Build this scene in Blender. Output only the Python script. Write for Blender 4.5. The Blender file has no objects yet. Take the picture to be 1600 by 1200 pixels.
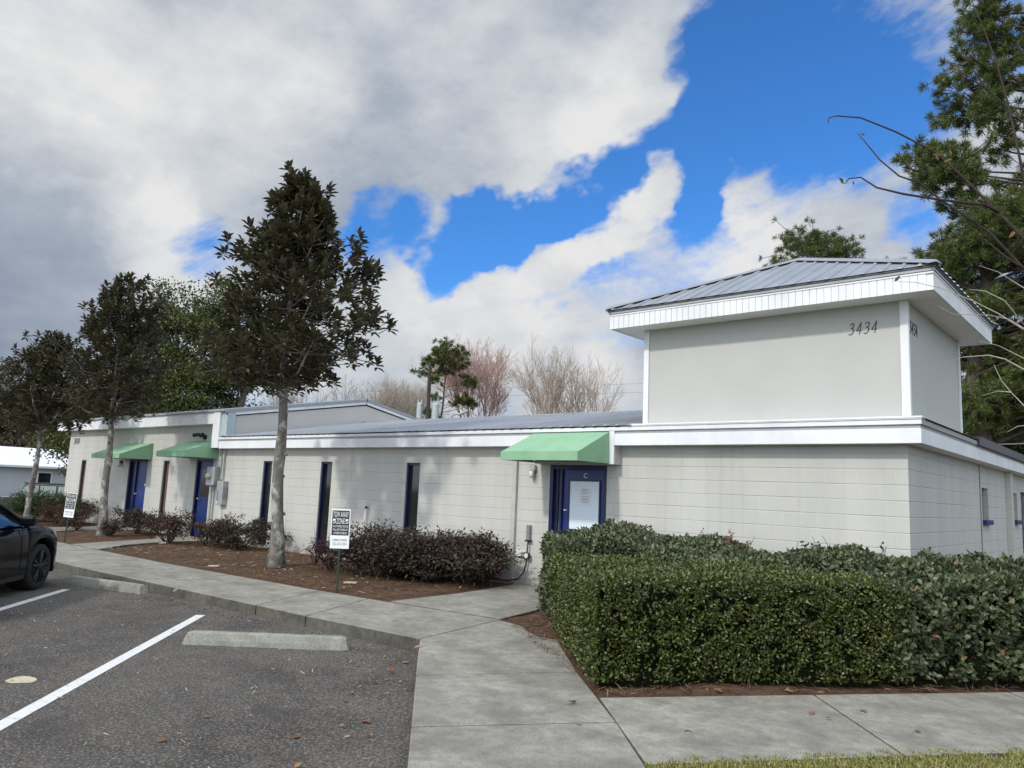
import bpy, math, random
import numpy as np
from mathutils import Vector, Matrix, noise as mnoise
R = math.radians
rng = np.random.default_rng(7)
random.seed(7)
scene = bpy.context.scene
col = scene.collection

# ------------------------------------------------------------------ camera numbers (solved from the photograph)
F, PITCH, ROLL, YAW = 1202.0, 0.13946336, 0.04333423, -0.71410683
CAM = np.array([2.60585473, -10.82951468, 1.6])
fw = np.array([math.sin(YAW)*math.cos(PITCH), math.cos(YAW)*math.cos(PITCH), math.sin(PITCH)])
_rt = np.array([math.cos(YAW), -math.sin(YAW), 0.0]); _up = np.cross(_rt, fw)
rt = _rt*math.cos(ROLL) + _up*math.sin(ROLL); up = -_rt*math.sin(ROLL) + _up*math.cos(ROLL)
def ray(x, y): return fw + rt*(x-800)/F - up*(y-600)/F
def at(x, y, d):
    r = ray(x, y); return CAM + r/math.hypot(r[0], r[1])*d
def onZ(x, y, z=0.0):
    r = ray(x, y); return CAM + r*(z-CAM[2])/r[2]
def onY(x, y, Y=0.0):
    r = ray(x, y); return CAM + r*(Y-CAM[1])/r[1]
def nrm(v):
    v = np.asarray(v, float); n = np.linalg.norm(v, axis=-1, keepdims=True); return v/np.maximum(n, 1e-9)

# ------------------------------------------------------------------ object helpers
def tag(o, label=None, cat=None, group=None, kind=None):
    if label: o['label'] = label
    if cat: o['category'] = cat
    if group: o['group'] = group
    if kind: o['kind'] = kind
    return o
def thing(name, loc, label, cat, group=None, rz=0.0):
    o = bpy.data.objects.new(name, None); o.empty_display_size = .2; col.objects.link(o)
    o.location = [float(c) for c in loc]; o.rotation_euler = (0, 0, rz); o['off'] = [float(c) for c in loc]
    return tag(o, label, cat, group)
def link(name, me, mats, parent=None, loc=None, smooth=False):
    """mesh given in world coordinates; its vertices are made relative to the parent (or to loc)."""
    if not isinstance(mats, (list, tuple)): mats = [mats]
    for m in mats: me.materials.append(m)
    o = bpy.data.objects.new(name, me); col.objects.link(o)
    org = None
    if parent is not None:
        o.parent = parent
        org = np.zeros(3)
        p = parent
        while p is not None:
            org = org + np.array(p['off'] if 'off' in p else (0, 0, 0)); p = p.parent
    elif loc is not None:
        org = np.array(loc, float); o.location = [float(c) for c in loc]
    if org is not None and np.any(org):
        n = len(me.vertices); co = np.empty(n*3, np.float32); me.vertices.foreach_get('co', co)
        co = co.reshape(-1, 3) - org.astype(np.float32); me.vertices.foreach_set('co', co.ravel())
    if smooth: me.polygons.foreach_set('use_smooth', [True]*len(me.polygons))
    me.update(); return o
class MB:
    def __init__(s): s.v = []; s.f = []; s.m = []
    def add(s, vs, fs, mi=0):
        b = len(s.v); s.v += [tuple(float(c) for c in v) for v in vs]
        for f in fs: s.f.append([i+b for i in f]); s.m.append(mi)
        return s
    def box(s, x0, x1, y0, y1, z0, z1, mi=0):
        return s.add([(x0,y0,z0),(x1,y0,z0),(x1,y1,z0),(x0,y1,z0),(x0,y0,z1),(x1,y0,z1),(x1,y1,z1),(x0,y1,z1)],
                     [(0,3,2,1),(4,5,6,7),(0,1,5,4),(1,2,6,5),(2,3,7,6),(3,0,4,7)], mi)
    def obox(s, c, ax, ay, az, mi=0):
        c, ax, ay, az = map(np.array, (c, ax, ay, az)); vs = []
        for k in (-1, 1):
            for (i, j) in ((-1,-1),(1,-1),(1,1),(-1,1)): vs.append(c+ax*i+ay*j+az*k)
        return s.add(vs, [(0,3,2,1),(4,5,6,7),(0,1,5,4),(1,2,6,5),(2,3,7,6),(3,0,4,7)], mi)
    def prism(s, poly, z0, z1, mi=0, side=None):
        n = len(poly); b = len(s.v)
        s.add([(p[0],p[1],z0) for p in poly]+[(p[0],p[1],z1) for p in poly], [list(range(n, 2*n))], mi)
        for i in range(n):
            s.f.append([b+i, b+(i+1) % n, b+n+(i+1) % n, b+n+i]); s.m.append(mi if side is None else side)
        return s
    def extr(s, prof, vec, mi=0):
        n = len(prof); P = [np.array(p, float) for p in prof]; Q = [p+np.array(vec, float) for p in P]
        s.add(P+Q, [list(range(n))[::-1], list(range(n, 2*n))]+[(i, (i+1) % n, n+(i+1) % n, n+i) for i in range(n)], mi)
        return s
    def tube(s, pts, rad, n=6, mi=0, cap=True):
        P = [np.array(p, float) for p in pts]; m = len(P)
        if not hasattr(rad, '__len__'): rad = [rad]*m
        b = len(s.v); ref = None
        for i in range(m):
            t = nrm(P[min(i+1, m-1)]-P[max(i-1, 0)])
            if ref is None: ref = np.array([1., 0, 0]) if abs(t[0]) < .8 else np.array([0, 1., 0])
            u = nrm(np.cross(t, ref)); w = np.cross(t, u); ref = np.cross(u, t)
            for k in range(n):
                a = 2*math.pi*k/n; s.v.append(tuple(P[i]+rad[i]*(math.cos(a)*u+math.sin(a)*w)))
        for i in range(m-1):
            for k in range(n):
                s.f.append([b+i*n+k, b+i*n+(k+1) % n, b+(i+1)*n+(k+1) % n, b+(i+1)*n+k]); s.m.append(mi)
        if cap:
            s.f.append([b+k for k in range(n)][::-1]); s.m.append(mi)
            s.f.append([b+(m-1)*n+k for k in range(n)]); s.m.append(mi)
        return s
    def lathe(s, c, ax, prof, n=24, mi=0):
        """prof: (radius, height along ax) list"""
        ax = nrm(ax); ref = np.array([0, 0, 1.]) if abs(ax[2]) < .8 else np.array([1., 0, 0])
        u = nrm(np.cross(ax, ref)); w = np.cross(ax, u); b = len(s.v); c = np.array(c, float)
        for r, h in prof:
            for k in range(n):
                a = 2*math.pi*k/n; s.v.append(tuple(c+ax*h+r*(math.cos(a)*u+math.sin(a)*w)))
        for i in range(len(prof)-1):
            for k in range(n):
                s.f.append([b+i*n+k, b+i*n+(k+1) % n, b+(i+1)*n+(k+1) % n, b+(i+1)*n+k]); s.m.append(mi)
        return s
    def mesh(s, name):
        me = bpy.data.meshes.new(name); me.from_pydata(s.v, [], s.f)
        me.polygons.foreach_set('material_index', s.m); me.update(); return me
    def build(s, name, mats, parent=None, loc=None, smooth=False, bevel=0):
        o = link(name, s.mesh(name), mats, parent, loc, smooth)
        if bevel:
            md = o.modifiers.new('bevel', 'BEVEL'); md.width = bevel; md.segments = 2; md.limit_method = 'ANGLE'
        return o
def npmesh(name, V, Q, mi=None):
    """V (n,3), Q (m,k) polygon indices"""
    me = bpy.data.meshes.new(name); V = np.ascontiguousarray(V, np.float32); Q = np.ascontiguousarray(Q, np.int32)
    m, k = Q.shape
    me.vertices.add(len(V)); me.vertices.foreach_set('co', V.ravel())
    me.loops.add(m*k); me.loops.foreach_set('vertex_index', Q.ravel())
    me.polygons.add(m); me.polygons.foreach_set('loop_start', np.arange(0, m*k, k, dtype=np.int32))
    if mi is not None: me.polygons.foreach_set('material_index', np.asarray(mi, np.int32))
    me.update(calc_edges=True); return me
def leafV(P, A, N, L, W, fold=.18, droop=.12):
    """folded six-point leaves -> V, Q"""
    P = np.asarray(P, float); n = len(P); A = nrm(A); N = nrm(N - A*np.sum(N*A, -1, keepdims=True)); S = np.cross(A, N)
    L = np.broadcast_to(np.asarray(L, float).reshape(-1, 1), (n, 1)); W = np.broadcast_to(np.asarray(W, float).reshape(-1, 1), (n, 1))
    b = P; l1 = P+A*.33*L+S*.5*W+N*fold*W; l2 = P+A*.7*L+S*.4*W+N*fold*.7*W; t = P+A*L-N*droop*L
    r2 = P+A*.7*L-S*.4*W+N*fold*.7*W; r1 = P+A*.33*L-S*.5*W+N*fold*W
    V = np.stack([b, l1, l2, t, r2, r1], 1).reshape(-1, 3)
    i = np.arange(n)[:, None]*6
    Q = np.concatenate([i+np.array([[0, 1, 2, 3]]), i+np.array([[0, 3, 4, 5]])], 1).reshape(-1, 4)
    return V, Q
def diamV(P, A, N, L, W):
    P = np.asarray(P, float); n = len(P); A = nrm(A); S = nrm(np.cross(A, N))
    L = np.broadcast_to(np.asarray(L, float).reshape(-1, 1), (n, 1)); W = np.broadcast_to(np.asarray(W, float).reshape(-1, 1), (n, 1))
    V = np.stack([P-A*L*.5, P+S*W*.5, P+A*L*.5, P-S*W*.5], 1).reshape(-1, 3)
    return V, np.arange(n*4).reshape(-1, 4)
def segV(S, n=4):
    """S: list of (p0,p1,r0,r1) -> frustum mesh arrays"""
    A = np.array([s[0] for s in S]); B = np.array([s[1] for s in S]); r0 = np.array([s[2] for s in S])[:, None]; r1 = np.array([s[3] for s in S])[:, None]
    T = nrm(B-A); ref = np.where(np.abs(T[:, 2:3]) < .9, np.array([[0, 0, 1.]]), np.array([[1., 0, 0]]))
    U = nrm(np.cross(T, ref)); W = np.cross(T, U); V = np.zeros((len(S), 2*n, 3))
    for k in range(n):
        a = 2*math.pi*k/n; d = U*math.cos(a)+W*math.sin(a); V[:, k] = A+d*r0; V[:, n+k] = B+d*r1
    i = np.arange(len(S))[:, None]*2*n
    q = np.array([[k, (k+1) % n, n+(k+1) % n, n+k] for k in range(n)]).reshape(1, -1)
    return V.reshape(-1, 3), (i+q).reshape(-1, 4)
def rdir(n, r=rng): return nrm(r.normal(size=(n, 3)))

# ------------------------------------------------------------------ materials
class NT:
    def __init__(s, name):
        s.m = bpy.data.materials.new(name); s.m.use_nodes = True; s.t = s.m.node_tree; s.n = s.t.nodes
        s.b = s.n['Principled BSDF']; s.out = s.n['Material Output']
    def node(s, ty, **kw):
        x = s.n.new(ty)
        for k, v in kw.items():
            if k.startswith('i_'): x.inputs[int(k[2:]) if k[2:].isdigit() else k[2:]].default_value = v
            else: setattr(x, k, v)
        return x
    def l(s, a, b): s.t.links.new(a, b)
    def coord(s, scale=(1, 1, 1)):
        c = s.node('ShaderNodeTexCoord'); mp = s.node('ShaderNodeMapping'); mp.inputs['Scale'].default_value = scale
        s.l(c.outputs['Object'], mp.inputs['Vector']); return mp.outputs['Vector']
    def noise(s, vec, scale, detail=6, rough=.6):
        x = s.node('ShaderNodeTexNoise'); x.inputs['Scale'].default_value = scale; x.inputs['Detail'].default_value = detail
        x.inputs['Roughness'].default_value = rough; s.l(vec, x.inputs['Vector']); return x.outputs['Fac']
    def ramp(s, fac, stops):
        x = s.node('ShaderNodeValToRGB'); e = x.color_ramp.elements
        while len(e) < len(stops): e.new(.5)
        for el, (p, c) in zip(e, stops): el.position = p; el.color = (*c, 1) if len(c) == 3 else c
        s.l(fac, x.inputs[0]); return x.outputs[0]
    def mix(s, fac, a, b, mode='MIX'):
        x = s.node('ShaderNodeMix', data_type='RGBA', blend_type=mode)
        if isinstance(fac, (int, float)): x.inputs[0].default_value = fac
        else: s.l(fac, x.inputs[0])
        for k, v in ((6, a), (7, b)):
            if isinstance(v, (tuple, list)): x.inputs[k].default_value = (*v, 1)
            else: s.l(v, x.inputs[k])
        return x.outputs[2]
    def math(s, op, a, b=0.0, c=None):
        x = s.node('ShaderNodeMath', operation=op)
        for k, v in enumerate((a, b) if c is None else (a, b, c)):
            if isinstance(v, (int, float)): x.inputs[k].default_value = v
            else: s.l(v, x.inputs[k])
        return x.outputs[0]
    def bump(s, h, strength=.3, dist=.02):
        x = s.node('ShaderNodeBump'); x.inputs['Strength'].default_value = strength; x.inputs['Distance'].default_value = dist
        s.l(h, x.inputs['Height']); s.l(x.outputs[0], s.b.inputs['Normal'])
    def base(s, c):
        if isinstance(c, (tuple, list)): s.b.inputs['Base Color'].default_value = (*c, 1)
        else: s.l(c, s.b.inputs['Base Color'])
    def set(s, **kw):
        for k, v in kw.items(): s.b.inputs[{'rough': 'Roughness', 'metal': 'Metallic', 'spec': 'Specular IOR Level', 'coat': 'Coat Weight'}[k]].default_value = v
        return s
def plain(name, c, rough=.5, metal=0., var=.12, scale=6, bump=0., spec=.5):
    m = NT(name); v = m.coord(); f = m.noise(v, scale)
    m.base(m.ramp(f, [(.3, tuple(x*(1-var) for x in c)), (.7, tuple(min(1, x*(1+var)) for x in c))])); m.set(rough=rough, metal=metal, spec=spec)
    if bump: m.bump(m.noise(v, scale*12), bump, .004)
    return m.m
def block_wall(name, c, swap):
    """painted concrete block: raked bed joints, faint head joints, grime streaks"""
    m = NT(name); tc = m.node('ShaderNodeTexCoord'); sp = m.node('ShaderNodeSeparateXYZ'); m.l(tc.outputs['Object'], sp.inputs[0])
    cb = m.node('ShaderNodeCombineXYZ'); m.l(sp.outputs[1 if swap else 0], cb.inputs[0]); m.l(m.math('ADD', sp.outputs[2], -.0714+.2032*40), cb.inputs[1])
    br = m.node('ShaderNodeTexBrick'); m.l(cb.outputs[0], br.inputs['Vector'])
    br.inputs['Scale'].default_value = 1; br.inputs['Brick Width'].default_value = .4064; br.inputs['Row Height'].default_value = .2032
    br.inputs['Mortar Size'].default_value = .006; br.inputs['Mortar Smooth'].default_value = .6; br.inputs['Bias'].default_value = 0
    br.inputs['Color1'].default_value = (.985, .985, .985, 1); br.inputs['Color2'].default_value = (1.0, 1.0, 1.0, 1); br.inputs['Mortar'].default_value = (.97, .97, .97, 1)
    v = m.coord((1, 1, .22)); g = m.noise(v, 1.7, 8, .65); v2 = m.coord()
    base = m.ramp(g, [(.3, tuple(x*.90 for x in c)), (.62, tuple(x*1.03 for x in c))])
    fine = m.noise(v2, 40, 4); stk = m.noise(m.coord((5.5, 5.5, .10)), 1.6, 5, .6)
    base = m.mix(m.ramp(stk, [(.52, (0, 0, 0)), (.78, (.32, .32, .32))]), base, tuple(x*.66 for x in c))
    cc = m.mix(1.0, base, br.outputs['Color'], 'MULTIPLY')
    spl = m.math('SUBTRACT', .42, sp.outputs[2]); spl = m.math('MULTIPLY', m.math('MAXIMUM', spl, 0.), m.math('MULTIPLY', m.noise(v2, 3.5), 1.3))
    cc = m.mix(spl, cc, (.2, .17, .13)); m.base(cc)
    # bump: mostly bed joints (course grooves), head joints half as deep
    zf = m.math('FRACT', m.math('DIVIDE', m.math('ADD', sp.outputs[2], -.0714+.2032*40.5), .2032)); bed = m.math('SUBTRACT', 1.0, m.math('MINIMUM', m.math('MULTIPLY', m.math('ABSOLUTE', m.math('SUBTRACT', zf, .5)), 22.0), 1.0))
    bn = m.math('MULTIPLY', bed, m.ramp(m.noise(m.coord((.9, .9, 4)), 1.3, 3), [(.35, (.25,)*3), (.6, (1,)*3)]))
    h = m.math('ADD', m.math('ADD', m.math('MULTIPLY', br.outputs['Fac'], -.30), m.math('MULTIPLY', bn, -.9)), m.math('MULTIPLY', fine, .10))
    m.bump(h, .6, .010); m.set(rough=.72, spec=.25); return m.m
def leafmat(name, stops, rough=.42, spec=.5, trans=.18, back=None, scale=1.2):
    m = NT(name); gi = m.node('ShaderNodeNewGeometry'); c = m.ramp(gi.outputs['Random Per Island'], stops)
    v = m.coord(); f = m.noise(v, scale, 3)
    c = m.mix(m.math('MULTIPLY', f, .55), c, m.mix(1.0, c, (.55, .6, .5), 'MULTIPLY'))
    if back is not None: c = m.mix(gi.outputs['Backfacing'], c, back)
    m.base(c); m.set(rough=rough, spec=spec)
    if trans:
        tr = m.node('ShaderNodeBsdfTranslucent'); m.l(c, tr.inputs[0]); ms = m.node('ShaderNodeMixShader'); ms.inputs[0].default_value = trans
        m.l(m.b.outputs[0], ms.inputs[1]); m.l(tr.outputs[0], ms.inputs[2]); m.l(ms.outputs[0], m.out.inputs[0])
    return m.m
def bark(name, a, b, scale=9, patch=None):
    m = NT(name); v = m.coord((1, 1, .35)); f = m.noise(v, scale, 8, .7); c = m.ramp(f, [(.3, a), (.68, b)])
    if patch:
        v2 = m.coord(); p = m.ramp(m.noise(v2, 4.5, 4), [(.5, (0, 0, 0)), (.62, (1, 1, 1))]); c = m.mix(p, c, patch)
    m.base(c); m.set(rough=.9, spec=.15); m.bump(f, .6, .02); return m.m

M = {}
def build_materials():
    wc = (.532, .523, .476)
    M['wall'] = block_wall('painted_block', wc, False); M['wall_side'] = block_wall('painted_block_side', wc, True)
    M['panel'] = plain('tower_panel_paint', (.50, .497, .465), .7, var=.035, scale=1.3, bump=.12, spec=.25)
    M['gable'] = plain('gable_panel_paint', (.56, .54, .50), .7, var=.04, scale=1.3, spec=.25)
    m = NT('white_trim'); v = m.coord((1, 1, .6)); f = m.noise(v, 1.6, 8, .65)
    m.base(m.ramp(f, [(.3, (.66, .67, .68)), (.6, (.80, .81, .81))])); m.set(rough=.45, spec=.4); M['white'] = m.m
    M['soffit'] = plain('soffit_white', (.86, .85, .82), .6, var=.05, scale=2)
    m = NT('galvalume_roof'); v = m.coord((1, .3, 1)); f = m.noise(v, 1.4, 7, .6)
    m.base(m.ramp(f, [(.3, (.29, .31, .33)), (.7, (.41, .43, .45))])); m.set(rough=.45, metal=.35); M['roof'] = m.m
    M['roof_edge'] = plain('roof_edge_dark', (.10, .10, .11), .5, .3)
    M['gutter'] = plain('drip_edge_grey', (.36, .36, .36), .5, .2)
    M['blue'] = plain('blue_door_paint', (.008, .030, .165), .35, var=.1, scale=4)
    M['blue_frame'] = plain('blue_frame_paint', (.006, .010, .060), .4, var=.12, scale=4)
    m = NT('dark_glass'); v = m.coord(); f = m.noise(v, .8, 3); m.base(m.ramp(f, [(.35, (.008, .009, .011)), (.7, (.03, .032, .034))])); m.set(rough=.06, spec=.5); M['glass'] = m.m
    M['brown_glass'] = plain('brown_tint_glass', (.035, .024, .016), .12, var=.3, scale=3)
    M['board'] = plain('brown_window_board', (.155, .085, .065), .6, var=.15, scale=5)
    # blinds: slats in the door window
    m = NT('window_blind'); tc = m.node('ShaderNodeTexCoord'); sp = m.node('ShaderNodeSeparateXYZ'); m.l(tc.outputs['Object'], sp.inputs[0])
    fr = m.math('FRACT', m.math('MULTIPLY', sp.outputs[2], 28)); m.base(m.ramp(fr, [(0, (.60, .68, .75)), (.25, (.71, .79, .85)), (.9, (.76, .84, .90)), (1, (.62, .70, .77))])); m.set(rough=.25); M['blind'] = m.m
    m = NT('awning_canvas'); v = m.coord((1, 1, 1)); f = m.noise(v, 2.2, 6, .6); m.base(m.ramp(f, [(.3, (.225, .40, .245)), (.7, (.28, .47, .30))])); m.set(rough=.7, spec=.2)
    m.bump(m.noise(v, 160, 2), .12, .002); M['awning'] = m.m
    M['grey_metal'] = plain('grey_box_metal', (.36, .38, .38), .45, .3)
    M['pipe'] = plain('painted_conduit', (.45, .44, .41), .5)
    M['pipe_dark'] = plain('conduit_grey', (.25, .25, .24), .5, .2)
    M['black'] = plain('black_plastic', (.015, .015, .016), .45); M['chrome'] = plain('brushed_steel', (.62, .62, .6), .25, .9)
    M['lamp_glass'] = plain('lamp_lens', (.70, .69, .64), .3); M['pvc'] = plain('white_pvc', (.78, .78, .74), .4)
    M['paper'] = plain('paper', (.72, .74, .76), .8, var=.04); M['ink'] = plain('ink', (.16, .18, .2), .8)
    M['sign_white'] = plain('sign_white', (.80, .81, .80), .5, var=.04); M['sign_black'] = plain('sign_black', (.02, .02, .022), .5)
    M['num'] = plain('number_metal', (.06, .06, .065), .4, .5)
    # ground surfaces
    m = NT('asphalt'); v = m.coord(); a = m.noise(v, .55, 6, .6); b = m.noise(v, 3.5, 6, .65); sp_ = m.noise(v, 52, 6, .85)
    c1 = m.ramp(a, [(.32, (.044, .040, .035)), (.52, (.090, .082, .071)), (.72, (.120, .109, .092))])
    c1 = m.mix(m.ramp(b, [(.42, (0, 0, 0)), (.75, (.75, .75, .75))]), c1, (.150, .122, .100))
    c1 = m.mix(m.ramp(sp_, [(.53, (0, 0, 0)), (.64, (1, 1, 1))]), c1, (.36, .34, .31))
    c1 = m.mix(m.ramp(sp_, [(.38, (1, 1, 1)), (.49, (0, 0, 0))]), c1, (.030, .028, .026))
    st = m.noise(v, 1.7, 3, .5); c1 = m.mix(m.ramp(st, [(.60, (0, 0, 0)), (.74, (.55, .55, .55))]), c1, (.055, .05, .045))
    vo = m.node('ShaderNodeTexVoronoi', feature='DISTANCE_TO_EDGE'); vo.inputs['Scale'].default_value = .55
    wv = m.mix(.12, v, m.node('ShaderNodeTexNoise').outputs['Color']); m.l(wv, vo.inputs['Vector'])
    m.base(c1); m.bump(m.math('ADD', sp_, m.math('MULTIPLY', b, .6)), .7, .012); m.set(rough=.93, spec=.2); M['asphalt'] = m.m
    def concrete(name, lo, hi, dirt):
        m = NT(name); v = m.coord(); a = m.noise(v, 1.1, 8, .68); b = m.noise(v, 9, 7, .7); f = m.noise(v, 120, 3)
        c = m.ramp(a, [(.3, lo), (.7, hi)]); c = m.mix(m.ramp(b, [(.42, (0, 0, 0)), (.72, (.75, .75, .75))]), c, dirt); c = m.mix(m.ramp(m.noise(v, 2.3, 5, .6), [(.46, (0, 0, 0)), (.66, (.7, .7, .7))]), c, dirt)
        sc = m.coord((.6, 7, 1)); s_ = m.noise(sc, 6, 8, .75)
        c = m.mix(m.ramp(s_, [(.60, (0, 0, 0)), (.78, (.5, .5, .5))]), c, tuple(min(1, x*1.5) for x in hi))
        c = m.mix(m.ramp(m.noise(v, 60, 5, .8), [(.36, (.7, .7, .7)), (.50, (0, 0, 0))]), c, tuple(x*.5 for x in lo)); c = m.mix(m.ramp(m.noise(v, 75, 5, .8), [(.55, (0, 0, 0)), (.68, (.6, .6, .6))]), c, tuple(min(1, x*1.35) for x in hi))
        m.base(c); m.bump(m.math('ADD', f, b), .35, .006); m.set(rough=.9, spec=.2); return m.m
    M['walk'] = concrete('sidewalk_concrete', (.235, .225, .188), (.395, .378, .32), (.145, .136, .115))
    M['kerb'] = concrete('kerb_face', (.095, .088, .072), (.19, .178, .15), (.05, .047, .038))
    M['joint'] = plain('joint_dirt', (.06, .055, .045), .95)
    M['stop'] = concrete('wheel_stop_concrete', (.25, .255, .215), (.39, .39, .335), (.17, .17, .14))
    m = NT('road_paint'); v = m.coord(); f = m.noise(v, 14, 8, .7); w = m.noise(v, 90, 3)
    m.base(m.mix(m.ramp(f, [(.55, (0, 0, 0)), (.70, (.75, .75, .75))]), (.66, .66, .63), (.16, .15, .14))); m.set(rough=.8); m.bump(w, .4, .006); M['paint'] = m.m
    m = NT('pine_straw_mulch'); v = m.coord(); a = m.noise(v, 1.3, 5); b = m.noise(v, 26, 6, .7)
    c = m.mix(b, m.ramp(a, [(.3, (.125, .075, .048)), (.7, (.225, .138, .09))]), (.07, .045, .032)); m.base(c); m.bump(b, 1., .04); m.set(rough=.95, spec=.1); M['mulch'] = m.m
    m = NT('earth_grass'); v = m.coord(); a = m.noise(v, .5, 6); b = m.noise(v, 14, 6, .7)
    c = m.mix(b, m.ramp(a, [(.35, (.07, .075, .028)), (.65, (.15, .13, .065))]), (.045, .045, .02)); m.base(c); m.bump(b, .8, .03); m.set(rough=.95, spec=.1); M['ground'] = m.m
    # plants
    M['mag_leaf'] = leafmat('magnolia_leaf', [(0, (.020, .037, .016)), (.45, (.046, .072, .028)), (.78, (.08, .10, .040)), (.86, (.13, .08, .042)), (1, (.17, .10, .055))], .36, .5, .10, back=(.082, .070, .036))
    M['mag_bark'] = bark('magnolia_bark', (.075, .062, .05), (.25, .23, .20), 10, (.40, .41, .36))
    M['hedge_leaf'] = leafmat('boxwood_leaf', [(0, (.036, .050, .012)), (.5, (.085, .106, .024)), (.85, (.145, .165, .040)), (1, (.21, .205, .065))], .36, .5, .15)
    M['vib_leaf'] = leafmat('viburnum_leaf', [(0, (.055, .074, .034)), (.55, (.108, .132, .062)), (.9, (.18, .195, .10)), (.984, (.15, .15, .07)), (.988, (.30, .16, .08)), (1, (.34, .22, .13))], .45, .45, .18)
    M['red_leaf'] = leafmat('red_new_leaf', [(0, (.17, .05, .035)), (1, (.3, .12, .075))], .5, .3, .2)
    M['lor_leaf'] = leafmat('loropetalum_leaf', [(0, (.030, .024, .022)), (.45, (.068, .050, .045)), (.75, (.115, .075, .06)), (.88, (.15, .10, .062)), (.9, (.06, .07, .036)), (1, (.10, .11, .055))], .6, .3, .1)
    M['lor_red'] = leafmat('loropetalum_red', [(0, (.03, .010, .013)), (1, (.085, .026, .03))], .6, .3, .1)
    M['lor_brown'] = leafmat('azalea_brown_leaf', [(0, (.055, .03, .022)), (.6, (.12, .06, .042)), (1, (.09, .075, .04))], .6, .3, .12)
    M['core'] = plain('hedge_inner_shade', (.010, .012, .006), 1., var=.3, spec=0.)  # near-black colour for the shade inside the hedges
    M['twig'] = bark('twig_bark', (.075, .055, .04), (.17, .13, .10), 20)
    M['twig_dark'] = bark('twig_dark', (.035, .025, .025), (.075, .055, .05), 20)
    M['pale_twig'] = bark('pale_twig', (.32, .275, .23), (.50, .44, .37), 10)
    M['tan_twig'] = bark('tan_twig', (.30, .235, .18), (.50, .40, .32), 3)
    M['red_twig'] = bark('red_twig', (.32, .20, .165), (.52, .345, .29), 3)
    M['pine_bark'] = bark('pine_bark', (.05, .038, .03), (.15, .115, .09), 5)
    M['oak_bark'] = bark('oak_bark', (.08, .07, .055), (.20, .18, .15), 4)
    M['pine_leaf'] = leafmat('pine_needles', [(0, (.04, .066, .018)), (.5, (.10, .135, .034)), (1, (.20, .215, .06))], .5, .3, .15, scale=.25)
    M['oak_leaf'] = leafmat('oak_leaf', [(0, (.046, .060, .018)), (.5, (.10, .120, .034)), (1, (.175, .18, .06))], .6, .3, .2, scale=.22)
    M['scrub_leaf'] = leafmat('scrub_leaf', [(0, (.06, .05, .028)), (.5, (.10, .088, .05)), (1, (.15, .125, .078))], .7, .2, .2, scale=.2)
    M['yellow_leaf'] = leafmat('yellow_leaf', [(0, (.08, .085, .02)), (1, (.17, .15, .04))], .6, .3, .2, scale=.3)
    M['shrub_leaf'] = leafmat('green_shrub_leaf', [(0, (.022, .045, .012)), (.6, (.05, .085, .02)), (1, (.10, .13, .035))], .5, .4, .15)
    M['grass'] = leafmat('lawn_blade', [(0, (.19, .25, .045)), (.4, (.36, .36, .10)), (.75, (.56, .50, .22)), (1, (.66, .58, .32))], .6, .3, .25, scale=2.2)
    M['dead_leaf'] = leafmat('dead_leaf', [(0, (.16, .075, .04)), (.5, (.26, .13, .07)), (1, (.36, .24, .14))], .7, .2, .1)
    M['straw'] = leafmat('straw_needle', [(0, (.10, .055, .033)), (.6, (.20, .115, .066)), (.9, (.26, .17, .10)), (1, (.4, .32, .24))], .8, .2, .1)
    M['chip'] = plain('wood_chip', (.45, .39, .31), .8)
    # vehicles
    m = NT('car_paint'); m.base((.004, .005, .009)); m.set(rough=.14, spec=.17, coat=.0); M['car'] = m.m
    M['car_dark'] = plain('car_trim', (.012, .012, .013), .6); M['tyre'] = plain('tyre_rubber', (.018, .018, .018), .85)
    M['rim'] = plain('dark_rim', (.05, .05, .052), .35, .8); M['headlamp'] = plain('headlamp_lens', (.22, .24, .26), .08, .2)
    m = NT('car_glass'); m.base((.012, .014, .016)); m.set(rough=.03, spec=.8); M['car_glass'] = m.m
    M['jeep'] = plain('green_car_paint', (.035, .045, .04), .35)
    M['jeep_glass'] = plain('pale_reflecting_glass', (.22, .26, .25), .1)
    M['white_roof'] = plain('white_metal_roof', (.80, .82, .83), .5, var=.03, scale=.6); M['white_wall'] = plain('blue_white_wall', (.50, .53, .58), .7, var=.05, scale=.6)
    M['brown_roof'] = plain('brown_roof', (.33, .20, .135), .8, var=.15); M['brown_wall'] = plain('brown_wall', (.25, .2, .16), .8)
    M['pole'] = bark('pole_wood', (.045, .038, .033), (.085, .072, .06), 5); M['transformer'] = plain('transformer_grey', (.42, .49, .48), .4, .2)
    M['wire'] = plain('wire_grey', (.22, .21, .2), .5); M['ac'] = plain('ac_metal', (.30, .31, .30), .5, .2)
    M['maroon'] = plain('maroon_wall', (.085, .02, .03), .8)
build_materials()

# ------------------------------------------------------------------ camera, sun, sky
cd = bpy.data.cameras.new('camera'); cam = bpy.data.objects.new('camera', cd); col.objects.link(cam)
cd.sensor_width = 36; cd.lens = 36*F/1600; cd.clip_start = .05; cd.clip_end = 3000
mw = Matrix.Identity(4)
for i in range(3): mw[i][0] = rt[i]; mw[i][1] = up[i]; mw[i][2] = -fw[i]; mw[i][3] = CAM[i]
cam.matrix_world = mw; scene.camera = cam
SUN_EL, SUN_TH = R(40), R(5)
sdir = Vector((-math.sin(SUN_TH)*math.cos(SUN_EL), -math.cos(SUN_TH)*math.cos(SUN_EL), math.sin(SUN_EL)))
sl = bpy.data.lights.new('sun', 'SUN'); sl.energy = 1.9; sl.angle = R(3.2); sl.color = (1, .955, .88)
so = bpy.data.objects.new('sun', sl); col.objects.link(so); so.location = (0, -20, 30); so.rotation_euler = sdir.to_track_quat('Z', 'Y').to_euler()

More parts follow.
